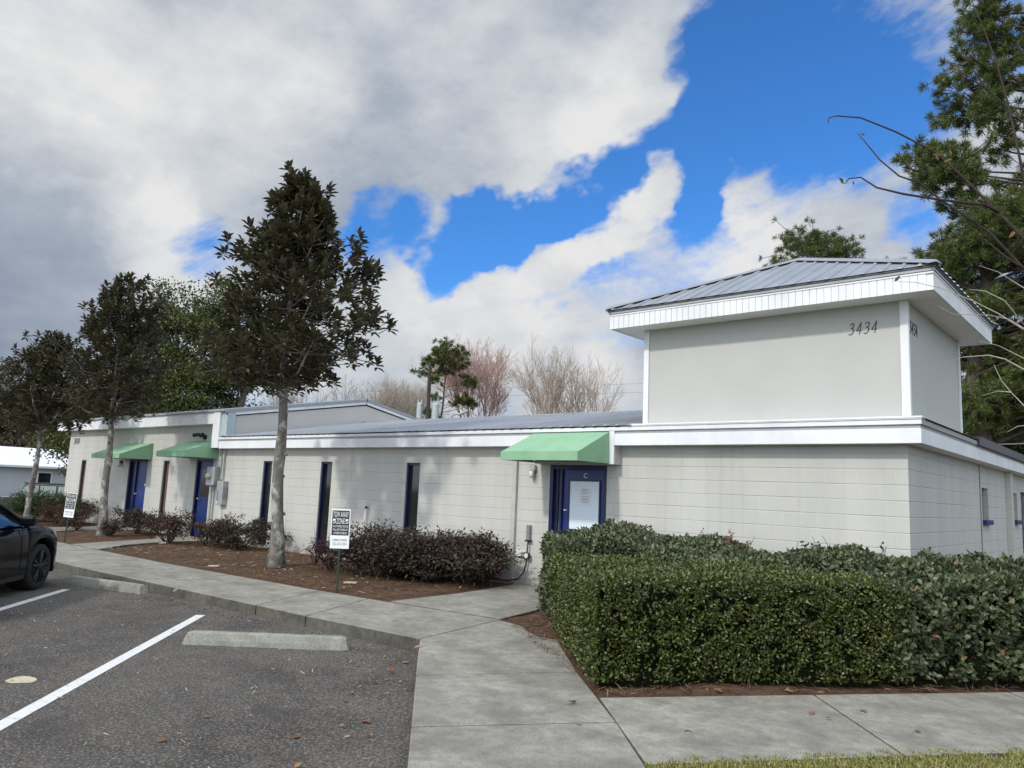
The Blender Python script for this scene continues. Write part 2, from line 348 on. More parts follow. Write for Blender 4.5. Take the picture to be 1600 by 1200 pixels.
def build_world():
    w = bpy.data.worlds.new('World'); scene.world = w; w.use_nodes = True; t = w.node_tree; n = t.nodes; n.clear()
    L = t.links.new
    def N(ty, **kw):
        x = n.new(ty)
        for k, v in kw.items(): setattr(x, k, v)
        return x
    def MA(op, a, b=0., c=0.):
        x = N('ShaderNodeMath', operation=op)
        for k, v in enumerate((a, b, c)):
            if isinstance(v, (int, float)): x.inputs[k].default_value = v
            else: L(v, x.inputs[k])
        return x.outputs[0]
    def VM(op, a, b=None, s=None):
        x = N('ShaderNodeVectorMath', operation=op)
        for k, v in ((0, a), (1, b)):
            if v is None: continue
            if isinstance(v, (tuple, list)): x.inputs[k].default_value = v
            else: L(v, x.inputs[k])
        if s is not None: x.inputs['Scale'].default_value = s
        return x
    sky = N('ShaderNodeTexSky', sky_type='NISHITA'); sky.sun_disc = False; sky.sun_elevation = SUN_EL; sky.sun_rotation = math.pi+SUN_TH
    sky.air_density = 1.0; sky.dust_density = .2; sky.ozone_density = 3.0
    hs = N('ShaderNodeMix', data_type='RGBA', blend_type='MULTIPLY'); hs.inputs[0].default_value = 1; hs.inputs[7].default_value = (.36, .79, 1.24, 1); L(sky.outputs[0], hs.inputs[6])
    bg = N('ShaderNodeBackground'); L(hs.outputs[2], bg.inputs[0]); bg.inputs[1].default_value = .129
    tc = N('ShaderNodeTexCoord'); d0 = VM('NORMALIZE', tc.outputs['Generated']).outputs[0]
    def noise(vec, scale, detail, rough, out='Fac', dist=0.):
        x = N('ShaderNodeTexNoise'); L(vec, x.inputs['Vector']); x.inputs['Scale'].default_value = scale; x.inputs['Detail'].default_value = detail
        x.inputs['Roughness'].default_value = rough; x.inputs['Distortion'].default_value = dist; return x.outputs[out]
    wn = VM('SUBTRACT', noise(d0, 4.5, 5, .6, 'Color'), (.5, .5, .5)).outputs[0]
    d = VM('NORMALIZE', VM('ADD', d0, VM('SCALE', wn, s=.20).outputs[0]).outputs[0]).outputs[0]
    def blobs(lst):
        acc = None
        for (x, y, r, wt) in lst:
            c = nrm(ray(x, y)); ang = math.atan(r/F)
            dt = N('ShaderNodeVectorMath', operation='DOT_PRODUCT'); L(d, dt.inputs[0]); dt.inputs[1].default_value = tuple(c)
            mr = N('ShaderNodeMapRange', interpolation_type='SMOOTHSTEP'); L(dt.outputs['Value'], mr.inputs[0])
            mr.inputs[1].default_value = math.cos(ang); mr.inputs[2].default_value = 1-(1-math.cos(ang))*.08; mr.inputs[3].default_value = 0; mr.inputs[4].default_value = wt
            acc = mr.outputs[0] if acc is None else MA('ADD', acc, mr.outputs[0])
        return acc
    cover = blobs([(120, 60, 420, .9), (480, 110, 420, .9), (800, 80, 330, .85), (985, 120, 130, .55), (620, 270, 300, .7), (250, 270, 280, .6), (850, 230, 220, .5),
                   (60, 430, 230, .8), (240, 405, 120, .55), (-250, 200, 500, .9), (500, 560, 260, .7), (760, 560, 260, .8), (950, 560, 280, .9), (100, 560, 250, .7),
                   (1000, 290, 75, .75), (930, 370, 85, .75), (860, 430, 80, .65), (1165, 300, 85, .65), (1110, 390, 110, .7), (1010, 460, 150, .7), (1260, 400, 80, .45), (1200, 480, 200, .6),
                   (670, 410, 85, .5), (650, 470, 110, .5), (1440, 190, 75, .48), (1370, 265, 85, .42), (1490, 140, 70, .42), (1560, 40, 60, .4), (1345, 375, 60, .42), (1180, 260, 50, .3), (1260, 290, 40, .3),
                   (2600, 300, 1300, .9), (-1200, 300, 900, .7)])  # far-right entry: out-of-view cloud thickened to cut blue light on the side wall
    cover = MA('MINIMUM', cover, .72)
    gaps = blobs([(1240, 120, 230, -.3), (245, 335, 80, -.40), (598, 350, 95, -.36), (700, 430, 75, -.36), (745, 345, 90, -.32), (790, 390, 75, -.34), (963, 262, 75, -.30), (1060, 235, 90, -.38), (850, 360, 95, -.42), (930, 310, 75, -.32), (745, 345, 60, -.2), (700, 430, 50, -.15), (830, 474, 60, -.22), (894, 440, 60, -.22), (1060, 350, 60, -.25), (1420, 340, 60, -.3), (1070, 310, 60, -.26)])
    cover = MA('ADD', cover, gaps)
    cover = MA('ADD', cover, blobs([(330, 60, 520, .34), (780, 90, 260, .30), (620, 210, 240, .14), (40, 420, 230, .2), (1160, 110, 140, -.45), (1110, 230, 100, -.4), (1330, 180, 130, -.2), (600, 345, 95, -.42), (715, 375, 110, -.5), (800, 345, 100, -.5), (885, 290, 95, -.5), (965, 235, 80, -.4), (1075, 300, 60, -.3), (1005, 290, 60, .55), (935, 365, 60, .5), (865, 430, 60, .45), (1160, 310, 70, .3)]))
    fill_dir = nrm(np.array([sdir.x+.38, sdir.y, .55])); sd = N('ShaderNodeVectorMath', operation='DOT_PRODUCT'); L(d0, sd.inputs[0]); sd.inputs[1].default_value = tuple(fill_dir)  # centre of the added sky fill, shifted right to lift the side wall
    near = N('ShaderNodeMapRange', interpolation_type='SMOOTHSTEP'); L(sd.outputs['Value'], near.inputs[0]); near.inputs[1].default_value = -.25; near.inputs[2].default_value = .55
    cover = MA('ADD', cover, MA('MULTIPLY', near.outputs[0], .7))  # unseen cloud added on the sun side, to fill shaded faces
    sv = VM('MULTIPLY', d0, (1., 1., 1.9)).outputs[0]
    e1 = nrm(nrm(ray(1010, 270))-nrm(ray(850, 440))); dte = N('ShaderNodeVectorMath', operation='DOT_PRODUCT'); L(sv, dte.inputs[0]); dte.inputs[1].default_value = tuple(e1)
    sc = N('ShaderNodeVectorMath', operation='SCALE'); sc.inputs[0].default_value = tuple(-e1*.55); L(dte.outputs['Value'], sc.inputs['Scale']); sv2 = VM('ADD', sv, sc.outputs[0]).outputs[0]
    fb = noise(sv2, 5.2, 9, .60, dist=.25)
    fine = noise(sv, 14, 6, .62)
    dens = MA('ADD', cover, MA('MULTIPLY', MA('SUBTRACT', fb, .5), 2.5)); dens = MA('ADD', dens, MA('MULTIPLY', MA('SUBTRACT', fine, .5), .55))
    al = N('ShaderNodeMapRange', interpolation_type='SMOOTHSTEP'); L(dens, al.inputs[0]); al.inputs[1].default_value = .14; al.inputs[2].default_value = .72
    # cloud light: thick bases grey, sunlit tops white
    lum = blobs([(430, 140, 170, .20), (820, 130, 190, .17), (960, 150, 130, .18), (60, 60, 200, .10), (240, 395, 110, .28), (1000, 290, 80, .14), (930, 380, 80, .14), (1180, 330, 150, .12), (1100, 460, 160, .22), (930, 600, 90, .15), (700, 500, 170, .18), (880, 470, 150, .20), (600, 420, 120, .10), (1180, 420, 130, .16), (1000, 380, 130, .12),
                 (40, 475, 190, -.18), (620, 280, 200, -.12), (330, 320, 200, -.08), (130, 230, 260, .17), (980, 590, 80, -.06), (1000, 430, 70, -.08), (480, 560, 130, .14), (-200, 400, 300, -.2)])
    n2 = noise(sv, 3.4, 7, .56, dist=.3)
    lm = MA('ADD', MA('ADD', lum, .615), MA('MULTIPLY', MA('SUBTRACT', n2, .5), .50)); lm = MA('ADD', lm, MA('MULTIPLY', MA('SUBTRACT', fine, .5), .42)); lm = MA('ADD', lm, MA('MULTIPLY', MA('SUBTRACT', fb, .5), .55)); lm = MA('ADD', lm, MA('MULTIPLY', MA('SUBTRACT', 1.0, al.outputs[0]), .10))
    rp = N('ShaderNodeValToRGB'); e = rp.color_ramp.elements; e.new(.5); e.new(.75)
    for el, (p, c) in zip(e, [(.15, (.30, .37, .49)), (.5, (.50, .56, .66)), (.74, (.76, .80, .85)), (.98, (1.0, 1.0, 1.0))]): el.position = p; el.color = (*c, 1)
    L(lm, rp.inputs[0])
    bc = N('ShaderNodeBackground'); L(rp.outputs[0], bc.inputs[0]); L(MA('ADD', .70, MA('MULTIPLY', near.outputs[0], 1.3)), bc.inputs[1])  # out-of-view sun-side clouds brightened as fill light
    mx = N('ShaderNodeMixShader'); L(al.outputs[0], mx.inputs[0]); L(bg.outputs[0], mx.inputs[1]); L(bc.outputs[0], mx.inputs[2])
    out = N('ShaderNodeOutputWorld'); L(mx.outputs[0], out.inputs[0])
build_world()
vs = scene.view_settings; vs.view_transform = 'Standard'; vs.look = 'None'; vs.exposure = 0.19; vs.gamma = 1.0; vs.use_curve_mapping = False
scene.cycles.max_bounces = 6; scene.cycles.transparent_max_bounces = 4

# ================================================================== GROUND
GZ = -0.13                                      # asphalt level; sidewalks are at 0
def ground_z(x, y):
    s = np.clip((-x-33)/14, 0, 1); s = s*s*(3-2*s); return -.165 - 1.0*s
def build_ground():
    xs = np.concatenate([[-900, -400, -200, -120], np.arange(-90, 61, 3.0), [120, 250, 900]]); ys = np.concatenate([[-900, -300, -120], np.arange(-60, 121, 6.0), [220, 420, 900]])
    X, Y = np.meshgrid(xs, ys); Z = ground_z(X, Y); V = np.stack([X, Y, Z], -1).reshape(-1, 3); nx = len(xs)
    Q = [[j*nx+i, j*nx+i+1, (j+1)*nx+i+1, (j+1)*nx+i] for j in range(len(ys)-1) for i in range(nx-1)]
    tag(link('ground', npmesh('ground', V, Q), M['ground']), kind='structure')
    # asphalt car park
    a = MB().add([(-32.5, -5.2, GZ), (-32.5, -60, GZ), (14, -60, GZ), (14, -14, GZ), (4, -12.6, GZ), (-.4, -8.0, GZ), (-3.6, -5.0, GZ)], [[6, 5, 4, 3, 2, 1, 0][::-1]])
    tag(a.build('car_park', M['asphalt']), kind='structure')
    # sidewalk slabs: every slab its own block with open joints, over a dirt bed
    g = .005
    def slab(b, poly, z=0.0, zb=-.16):
        c = np.mean(np.array(poly), 0); q = []
        for p in poly:
            d = c-np.array(p); l = np.linalg.norm(d); q.append(np.array(p)+d/l*g*1.4)
        b.prism([tuple(p) for p in q], zb, z, 0, side=1)
    b = MB(); bed = MB()
    def kerb_y(x):                               # car-park edge of the walk
        return np.interp(x, [-34, -12.7, -9.5, -7.1, -5.2, -3.67], [-5.45, -5.37, -5.24, -5.13, -5.06, -4.93])
    def back_y(x): return np.interp(x, [-34, -15, -11.4, -8.7, -7, -5.9, -3.99], [-3.85, -3.80, -3.79, -3.64, -3.56, -3.46, -3.26])
    xs = [-34, -31.5, -29, -26.5, -24, -21.5, -19, -16.6, -14.2, -11.8, -9.4, -6.6, -5.55]
    for x0, x1 in zip(xs, xs[1:]):
        o = .75 if x0 > -9 else .45
        o1 = .75 if x1 > -9 else .45
        def bx(x): return x-(.75 if x > -9 else .35)
        slab(b, [(x0, kerb_y(x0)), (x1, kerb_y(x1)), (bx(x1), back_y(bx(x1))), (bx(x0), back_y(bx(x0)))])
    slab(b, [(-5.55, kerb_y(-5.55)), (-3.67, -4.93), (-3.99, -3.26), (-6.30, back_y(-6.30))])
    bed.prism([(-34, -5.3), (-5.5, -4.95), (-3.75, -4.85), (-4.05, -3.35), (-7, -3.65), (-34, -3.9)], -.2, -.012)
    # diagonal run towards the camera
    dl = [(-3.67, -4.93), (-2.50, -6.05), (-1.43, -7.07), (-.30, -8.15), (.85, -9.25), (2.0, -10.35), (3.2, -11.5)]
    dr = [(-3.99, -3.26), (-1.66, -4.82), (-.55, -5.88), (.62, -7.08), (1.75, -8.17), (2.9, -9.27), (4.1, -10.4)]
    for i in range(len(dl)-1):
        if i == 0: slab(b, [dl[0], dl[1], dr[1], (-2.92, -3.52), dr[0]])
        else: slab(b, [dl[i], dl[i+1], dr[i+1], dr[i]])
    bed.prism([(-3.6, -4.85), (3.2, -11.4), (4.0, -10.4), (-.6, -5.95), (-1.85, -4.9), (-3.9, -3.36)], -.2, -.0125)
    # walk along the street side of the hedge
    u = np.array([.603, .798]); a0 = np.array([-1.02, -5.42]); c0 = np.array([.06, -6.50])
    st = [0, 1.93, 3.9, 5.9, 7.9, 9.9, 11.9, 13.9, 15.9]
    for s0, s1 in zip(st, st[1:]):
        def top(s): return a0+u*s
        def bot(s): return c0+u*(s-(.12 if s > 0 else 0))
        slab(b, [tuple(bot(s0)), tuple(bot(s1)), tuple(top(s1)), tuple(top(s0))])
    e1, e2 = a0+u*15.8, c0+u*15.7
    bed.prism([(-.9, -5.45), (.05, -6.4), tuple(e2), tuple(e1)], -.2, -.013)
    # walk to door C and to the two left doors
    slab(b, [(-5.95, -3.40), (-4.02, -3.22), (-4.25, -2.1), (-6.02, -2.0)])
    slab(b, [(-6.02, -2.0), (-4.25, -2.1), (-4.25, -.02), (-6.38, -.02)])
    slab(b, [(-16.6, -3.75), (-15.1, -3.75), (-16.1, -2.75), (-17.2, -2.6)]); slab(b, [(-17.2, -2.6), (-16.1, -2.75), (-16.75, -1.4), (-17.7, -1.3)])
    slab(b, [(-17.7, -1.3), (-16.75, -1.4), (-16.8, -.03), (-18.7, -.03), (-18.6, -.9)])
    slab(b, [(-21.9, -3.78), (-20.3, -3.78), (-21.2, -2.0), (-22.6, -2.0)]); slab(b, [(-22.6, -2.0), (-21.2, -2.0), (-21.2, -.03), (-23.3, -.03)])
    o = tag(b.build('sidewalk', [M['walk'], M['kerb']], bevel=.012), kind='structure')
    tag(bed.build('sidewalk_bed', M['joint']), kind='structure')
    # planting beds (pine straw), gently mounded sheets
    def edge_dist(P, x, y):
        m = 1e9; c = False; n = len(P)
        for k in range(n):
            a, b_ = P[k], P[k-1]; d = b_-a; t = min(1, max(0, ((x-a[0])*d[0]+(y-a[1])*d[1])/(d@d))); m = min(m, math.hypot(x-a[0]-d[0]*t, y-a[1]-d[1]*t))
            if (a[1] > y) != (b_[1] > y) and x < (b_[0]-a[0])*(y-a[1])/(b_[1]-a[1])+a[0]: c = not c
        return m if c else -m
    def bed_sheet(name, poly, zc=.045, step=.2):
        P = np.array(poly); x0, y0 = P.min(0); x1, y1 = P.max(0); xs = np.arange(x0-step, x1+2*step, step); ys = np.arange(y0-step, y1+2*step, step)
        V = []; idx = {}; Fc = []
        for j, y in enumerate(ys):
            for i, x in enumerate(xs):
                dd = edge_dist(P, x, y); z = -.02+zc*(.5+.9*mnoise.noise(Vector((x*1.1, y*1.1, 3)))); z += .012*mnoise.noise(Vector((x*6, y*6, 1)))
                t = min(1, max(0, (dd+.10)/.40)); z = -.05+(z+.05)*t*(2-t)
                idx[i, j] = len(V); V.append((x, y, z))
        def inside_(p):
            c = False; n = len(P)
            for k in range(n):
                a, b_ = P[k], P[k-1]
                if (a[1] > p[1]) != (b_[1] > p[1]) and p[0] < (b_[0]-a[0])*(p[1]-a[1])/(b_[1]-a[1])+a[0]: c = not c
            return c
        for j in range(len(ys)-1):
            for i in range(len(xs)-1):
                if edge_dist(P, xs[i]+step/2, ys[j]+step/2) > -.45: Fc.append([idx[i, j], idx[i+1, j], idx[i+1, j+1], idx[i, j+1]])
        return tag(link(name, npmesh(name, np.array(V), Fc), M['mulch'], smooth=True), kind='structure')
    bed_sheet('planting_bed', [(-16.6, -.1), (-16.55, -1.4), (-15.2, -3.7), (-11.4, -3.75), (-8.7, -3.6), (-7, -3.5), (-6.0, -3.40), (-6.08, -2.0), (-6.42, -.1)])
    bed_sheet('planting_bed', [(-20.5, -3.7), (-17.0, -3.7), (-17.4, -2.5), (-18.0, -1.3), (-18.8, -.1), (-21.1, -.1), (-21.1, -2.0)])
    bed_sheet('planting_bed', [(-32, -3.8), (-22.2, -3.75), (-22.7, -2), (-23.4, -.1), (-28.2, -.1), (-28.2, 4), (-32, 4)])
    bed_sheet('planting_bed', [(-4.0, -3.2), (-1.9, -4.7), (-1.02, -5.36), (.5, -3.3), (1.6, -1.85), (6, 4.0), (.1, 9), (.1, -.05), (-4.2, -.05), (-4.2, -2.1)])
    # painted bay lines
    def strip(p, q, w, name='parking_line'):
        p, q = np.array(p), np.array(q); d = nrm(q-p); n = np.array([-d[1], d[0]])*w/2
        m = MB(); m.add([(*(p+n), GZ+.004), (*(p-n), GZ+.004), (*(q-n), GZ+.004), (*(q+n), GZ+.004)], [[0, 1, 2, 3]])
        tag(m.build(name, M['paint']), kind='structure')
    d1 = nrm(np.array([-6.97+3.57, -5.65+8.865]))
    p1 = np.array([-6.97, -5.66]); strip(p1, p1-d1*6.5, .115)
    p2 = np.array([-10.10, -6.14]); strip(p2, p2-nrm(np.array([-1.42, 1.26]))*6.5, .115)
    for k in (2, 3, 4): q = p2+np.array([-3.75, -.15])*(k-1); strip(q, q-d1*6, .115)
    # round paint patch on the asphalt
    c = onZ(33, 1063, GZ); m = MB(); pts = [(c[0]+.13*math.cos(a)*(1+.15*math.sin(3*a)), c[1]+.11*math.sin(a), GZ+.004) for a in np.linspace(0, 2*math.pi, 18, endpoint=False)]
    m.add(pts, [list(range(18))]); tag(m.build('painted_spot', plain('cream_paint', (.48, .43, .30), .9, var=.3, scale=20)), kind='structure')
build_ground()

# ================================================================== THE BUILDING
def wall_open(b, a0, a1, z0, z1, plane, openings, axis='y', depth=.14, sign=1, mi=0, mr=0):
    """wall face at axis=plane with rectangular openings and their reveals (depth along +axis*sign)"""
    As = sorted({a0, a1, *[o[0] for o in openings], *[o[1] for o in openings]}); Zs = sorted({z0, z1, *[o[2] for o in openings], *[o[3] for o in openings]})
    P = (lambda a, z, d=0: (a, plane+d*sign, z)) if axis == 'y' else (lambda a, z, d=0: (plane+d*sign, a, z))
    for i in range(len(As)-1):
        for j in range(len(Zs)-1):
            ca, cz = (As[i]+As[i+1])/2, (Zs[j]+Zs[j+1])/2
            if any(o[0] < ca < o[1] and o[2] < cz < o[3] for o in openings): continue
            b.add([P(As[i], Zs[j]), P(As[i+1], Zs[j]), P(As[i+1], Zs[j+1]), P(As[i], Zs[j+1])], [[0, 1, 2, 3] if axis == 'y' else [0, 1, 2, 3]], mi)
    for (p, q, r, s) in openings:
        for (A, Z, B_, Z2) in ((p, r, p, s), (q, r, q, s), (p, s, q, s), (p, r, q, r)):
            b.add([P(A, Z), P(B_, Z2), P(B_, Z2, depth), P(A, Z, depth)], [[0, 1, 2, 3]], mr)
BL = thing('office_building', (-14, 0, 0), 'long grey block office building with white fascia, green awnings and a square roof tower', 'building')
def stroke_digits(b, text, org, ax, az, h, out, thick=.012, w=.62, slant=.16, gap=.18, pen=(.10, .045)):
    """calligraphic numerals from pen strokes: nib wider on down strokes"""
    G = {'3': [[(.08, .86), (.22, .97), (.42, 1.0), (.58, .92), (.62, .78), (.52, .64), (.30, .55)], [(.30, .55), (.54, .50), (.66, .36), (.62, .16), (.44, .02), (.22, 0), (.04, .08)]],
         '4': [[(.52, 1.0), (.04, .30), (.74, .30)], [(.52, 1.0), (.52, .0)]]}
    org, ax, az, out = map(np.array, (org, ax, az, out)); x = 0
    for chx in text:
        for st in G[chx]:
            for (a, c) in zip(st, st[1:]):
                p = np.array(a); q = np.array(c); d = q-p; l = np.hypot(*d); n = np.array([-d[1], d[0]])/l
                wd = pen[1]+(pen[0]-pen[1])*abs(d[1]/l)**1.2; e = d/l*wd*.3
                quad = [p-e+n*wd/2, p-e-n*wd/2, q+e-n*wd/2, q+e+n*wd/2]
                P3 = [org+ax*((t[0]*w+t[1]*slant+x)*h)+az*(t[1]*h) for t in quad]
                b.extr(P3, out*thick)
        x += w*.74+gap
def text_mesh(name, s, org, ax, az, height, mat, parent, width=None, thick=.002, align='LEFT'):
    cu = bpy.data.curves.new('lettering', 'FONT'); cu.body = s; cu.align_x = align; cu.size = 1; cu.extrude = 0; cu.resolution_u = 3
    to = bpy.data.objects.new('lettering', cu); col.objects.link(to); dg = bpy.context.evaluated_depsgraph_get(); dg.update()
    me = bpy.data.meshes.new_from_object(to.evaluated_get(dg)); bpy.data.objects.remove(to); bpy.data.curves.remove(cu)
    n = len(me.vertices); co = np.empty(n*3, np.float32); me.vertices.foreach_get('co', co); co = co.reshape(-1, 3)
    x0, x1 = co[:, 0].min(), co[:, 0].max(); y0, y1 = co[:, 1].min(), co[:, 1].max(); k = height/(y1-y0); kx = k if width is None else width/(x1-x0)
    cx = {'LEFT': x0, 'CENTER': (x0+x1)/2}[align]; org, ax, az = map(lambda v: np.array(v, float), (org, ax, az)); nn = np.cross(ax, az)
    W = org+np.outer((co[:, 0]-cx)*kx, ax)+np.outer((co[:, 1]-y0)*k, az)+nn*thick
    me.vertices.foreach_set('co', W.astype(np.float32).ravel()); me.materials.clear()
    return link(name, me, mat, parent)

def roof_ribs(b, x0, x1, step, ye, ze, run, slope, lo=None, hi=None, r=.022, mi=0):
    """trapezoid ribs running up a slope facing -Y"""
    x = x0
    while x < x1:
        ln = run(x)
        if ln > .1:
            prof = [(x-.035, ye, ze), (x-.018, ye, ze+r), (x+.018, ye, ze+r), (x+.035, ye, ze)]
            b.extr(prof, (0, ln, ln*slope), mi)
        x += step
def build_building():
    XL, XM, XE, DP = -28.0, -16.95, 0.0, 11.4
    ops = [(-5.80, -4.60, -.02, 2.11), (-9.60, -9.18, .02, 2.115), (-12.58, -12.15, .02, 2.115), (-15.03, -14.63, .02, 2.115)]
    b = MB(); wall_open(b, XM, XE, -.2, 2.75, 0.0, ops)
    b.build('front_wall', M['wall'], BL)
    MB().add([(XM, DP, -.2), (XE, DP, -.2), (XE, DP, 2.7), (XM, DP, 2.7)], [[3, 2, 1, 0]]).build('rear_wall', M['wall'], BL)
    # side wall along the right end
    b = MB(); sops = [(4.86, 5.42, 1.44, 2.03), (8.15, 8.75, 1.44, 2.03), (9.25, 10.3, .0, 2.08)]
    wall_open(b, 0, DP, -.2, 2.75, 0.0, sops, axis='x', sign=-1); b.build('side_wall', M['wall_side'], BL)
    b = MB().box(.003, .10, 7.30, 7.56, -.1, 2.42); b.build('pilaster', M['wall_side'], BL)
    b = MB().box(.002, .012, 4.66, 4.69, -.1, 2.42); b.build('wall_joint', M['pipe_dark'], BL)
    for (p, q) in ((4.86, 5.42), (8.15, 8.75)):
        w = MB().box(-.125, -.10, p, q, 1.44, 2.03).build('window', M['glass'], BL)
        MB().box(-.10, -.085, p, p+.04, 1.47, 2.03).box(-.10, -.085, q-.04, q, 1.47, 2.03).box(-.10, -.085, p+.04, q-.04, 1.99, 2.03).build('frame', M['blue_frame'], w)
        MB().box(-.08, .07, p-.03, q+.03, 1.385, 1.47).build('sill', M['blue'], w)
    d = MB().box(-.12, -.08, 9.25, 10.3, 0, 2.08).build('side_door', M['blue'], BL)
    k = MB()
    for i in range(3):
        for j in range(5): k.box(-.078, -.072, 9.37+i*.28, 9.37+i*.28+.23, .22+j*.36, .22+j*.36+.3)
    k.build('pane', M['glass'], d); MB().box(-.071, -.066, 9.5, 9.8, 1.72, 1.92).build('notice', plain('yellow_notice', (.5, .42, .2), .7), d)
    # left block (taller)
    lops = [(-26.72, -26.30, .05, 2.07), (-22.88, -21.55, -.02, 2.12), (-20.50, -20.12, .05, 2.09), (-18.50, -17.55, -.02, 2.14)]
    b = MB(); wall_open(b, XL, XM, -.2, 3.45, 0.0, lops)
    b.add([(XL, 0, -1), (XL, 9, -1), (XL, 9, 3.3), (XL, 4.46, 4.1), (XL, 0, 3.3)], [[4, 3, 2, 1, 0][::-1]])
    b.add([(XL, 9, -.2), (XM, 9, -.2), (XM, 9, 3.4), (XL, 9, 3.4)], [[0, 1, 2, 3]]); b.build('left_wall', M['wall'], BL)
    # step gable above the low roof
    g = MB(); x = -16.72; g.extr([(x, -.1, 2.6), (x, 9.1, 2.6), (x, 9.1, 3.30), (x, 4.46, 4.10), (x, -.1, 3.30)], (-.2, 0, 0)); g.build('gable_wall', M['gable'], BL)
    # left roof
    rb = MB(); ov = .26; sl = .178
    zr = 3.47+sl*(4.46+ov)
    rb.add([(XL-.72, -ov, 3.47), (-16.66, -ov, 3.47), (-16.66, 4.46, zr), (XL-.72, 4.46, zr), (XL-.72, 9.2, 3.47), (-16.66, 9.2, 3.47)], [[0, 1, 2, 3], [3, 2, 5, 4]])
    roof_ribs(rb, XL-.6, -16.7, .2286, -ov-.02, 3.47, lambda x: 4.46+ov, sl)
    rb.build('left_roof', M['roof'], BL)
    e = MB().box(XL-.72, -16.65, -ov-.03, -ov+.05, 3.425, 3.465); e.build('roof_edge', M['gutter'], BL)
    f = MB().box(XL-.70, -17.30, -.25, -.20, 3.10, 3.36).box(XL-.70, -17.30, -.235, -.20, 3.362, 3.42)
    f.box(-17.298, -16.95, -.26, -.20, 2.44, 3.42)
    f.box(XL-.70, XL-.66, -.20, 9.1, 3.10, 3.42)
    rk = MB()
    # gable rake trims (white line under the gable roof edge) and corner board
    for s in (1, -1):
        y0, y1 = (-.2, 4.44) if s == 1 else (9.1, 4.48)
        za = 3.40; zb = 3.40+sl*4.64
        f.extr([(-16.715, y0, za-.09), (-16.715, y1, zb-.09), (-16.715, y1, zb-.004), (-16.715, y0, za-.004)], (.05, 0, 0)); rk.extr([(-16.70, y0-.06*s, za-.012), (-16.70, y1, zb), (-16.70, y1, zb+.085), (-16.70, y0-.06*s, za+.074)], (.055, 0, 0))
    f.build('left_fascia', M['white'], BL, bevel=.004); rk.build('rake_flashing', M['gutter'], BL)
    MB().box(-16.949, -16.66, -.20, .03, 2.77, 3.42).build('corner_trim', plain('pale_blue_trim', (.42, .50, .52), .5), BL)
    MB().box(XL-.65, -16.98, -.20, -.002, 3.10, 3.13).build('soffit', M['soffit'], BL)
    # low roof with a hip at the right end
    rb = MB(); ov = .25; ze = 2.745; yr = 4.46; sl = .172; zr = ze+sl*(yr+ov); yb = 2*yr+ov
    rb.add([(-16.7, -ov, ze), (ov, -ov, ze), (-yr, yr, zr), (-16.7, yr, zr), (ov, DP, ze), (-yr, DP-yr, zr), (-16.7, DP-yr, zr), (-16.7, DP+.2, ze)],
           [[0, 1, 2, 3], [1, 4, 5, 2], [3, 2, 5, 6], [6, 5, 4, 7]])
    roof_ribs(rb, -16.6, -3.95, .2286, -ov-.02, ze, lambda x: min(yr+ov, 99) if x < -yr else max(0, ov-x-.05), sl)
    rb.build('main_roof', M['roof'], BL)
    MB().box(-16.7, yr*-1, yr-.1, yr+.1, zr+.005, zr+.035).build('ridge_cap', M['roof'], BL)
    f = MB(); f.box(-16.945, .215, -.225, -.18, 2.425, 2.615).box(.172, .215, -.18, DP, 2.425, 2.615).box(-16.945, .222, -.232, -.18, 2.664, 2.725).box(-4.05, .232, -.243, -.06, 2.728, 2.768)
    f.build('fascia', M['white'], BL, bevel=.004)
    MB().box(-16.94, .20, -.205, -.16, 2.617, 2.662).box(.16, .20, -.16, DP, 2.617, 2.662).box(.17, .225, -.17, 3.30, 2.664, 2.725).build('drip_edge', M['gutter'], BL)
    MB().box(.12, .26, 3.32, DP, 2.664, 2.80).build('roof_edge', M['roof_edge'], BL)
    MB().box(.06, .19, -.05, 3.3, 2.728, 2.76).build('tower_flashing', M['gutter'], BL)
    MB().box(-16.94, .17, -.18, -.002, 2.425, 2.44).box(.002, .17, -.002, DP, 2.425, 2.44).build('soffit', M['soffit'], BL)
    # ---- tower
    tx0, tx1, ty0, ty1 = -3.91, .05, -.03, 3.13
    b = MB().box(tx0+.01, tx1-.012, ty0+.012, ty1-.01, 2.62, 4.34); b.build('tower_wall', M['panel'], BL)
    w = .092
    MB().box(tx0, tx0+w, ty0-.012, ty0+.011, 2.776, 4.32).box(tx0-.012, tx0+.009, ty0+.012, ty0+.06, 2.776, 4.32).build('corner_trim', M['white'], BL, bevel=.003)
    MB().box(tx1-w, tx1+.012, ty0-.012, ty0+.011, 2.776, 4.32).box(tx1-.011, tx1+.012, ty0+.012, ty0+.06, 2.776, 4.32).build('corner_trim', M['white'], BL, bevel=.003)
    MB().box(tx1-.011, tx1+.012, ty1-.09, ty1, 2.776, 4.32).build('corner_trim', M['white'], BL, bevel=.003)
    ex0, ex1, ey0, ey1 = tx0-.42, tx1+.40, ty0-.40, ty1+.42
    MB().box(ex0+.03, ex1-.03, ey0+.03, ey1-.03, 4.325, 4.345).build('tower_soffit', M['soffit'], BL)
    f = MB(); f.box(ex0, ex1, ey0+.012, ey0+.03, 4.32, 4.53).box(ex0, ex1, ey1-.03, ey1, 4.32, 4.53).box(ex0+.012, ex0+.03, ey0+.03, ey1-.03, 4.32, 4.53).box(ex1-.03, ex1, ey0+.03, ey1-.03, 4.32, 4.53)
    x = ex0+.075; pw = .0965
    f.box(ex0, ex0+.07, ey0, ey0+.0115, 4.318, 4.528)
    while x+pw < ex1+.01:
        f.box(x, min(x+pw-.008, ex1), ey0, ey0+.0115, 4.318, 4.528); x += pw
    y = ey0+.03
    while y+pw < ey1:
        f.box(ex0, ex0+.0115, y, y+pw-.008, 4.318, 4.528); y += pw
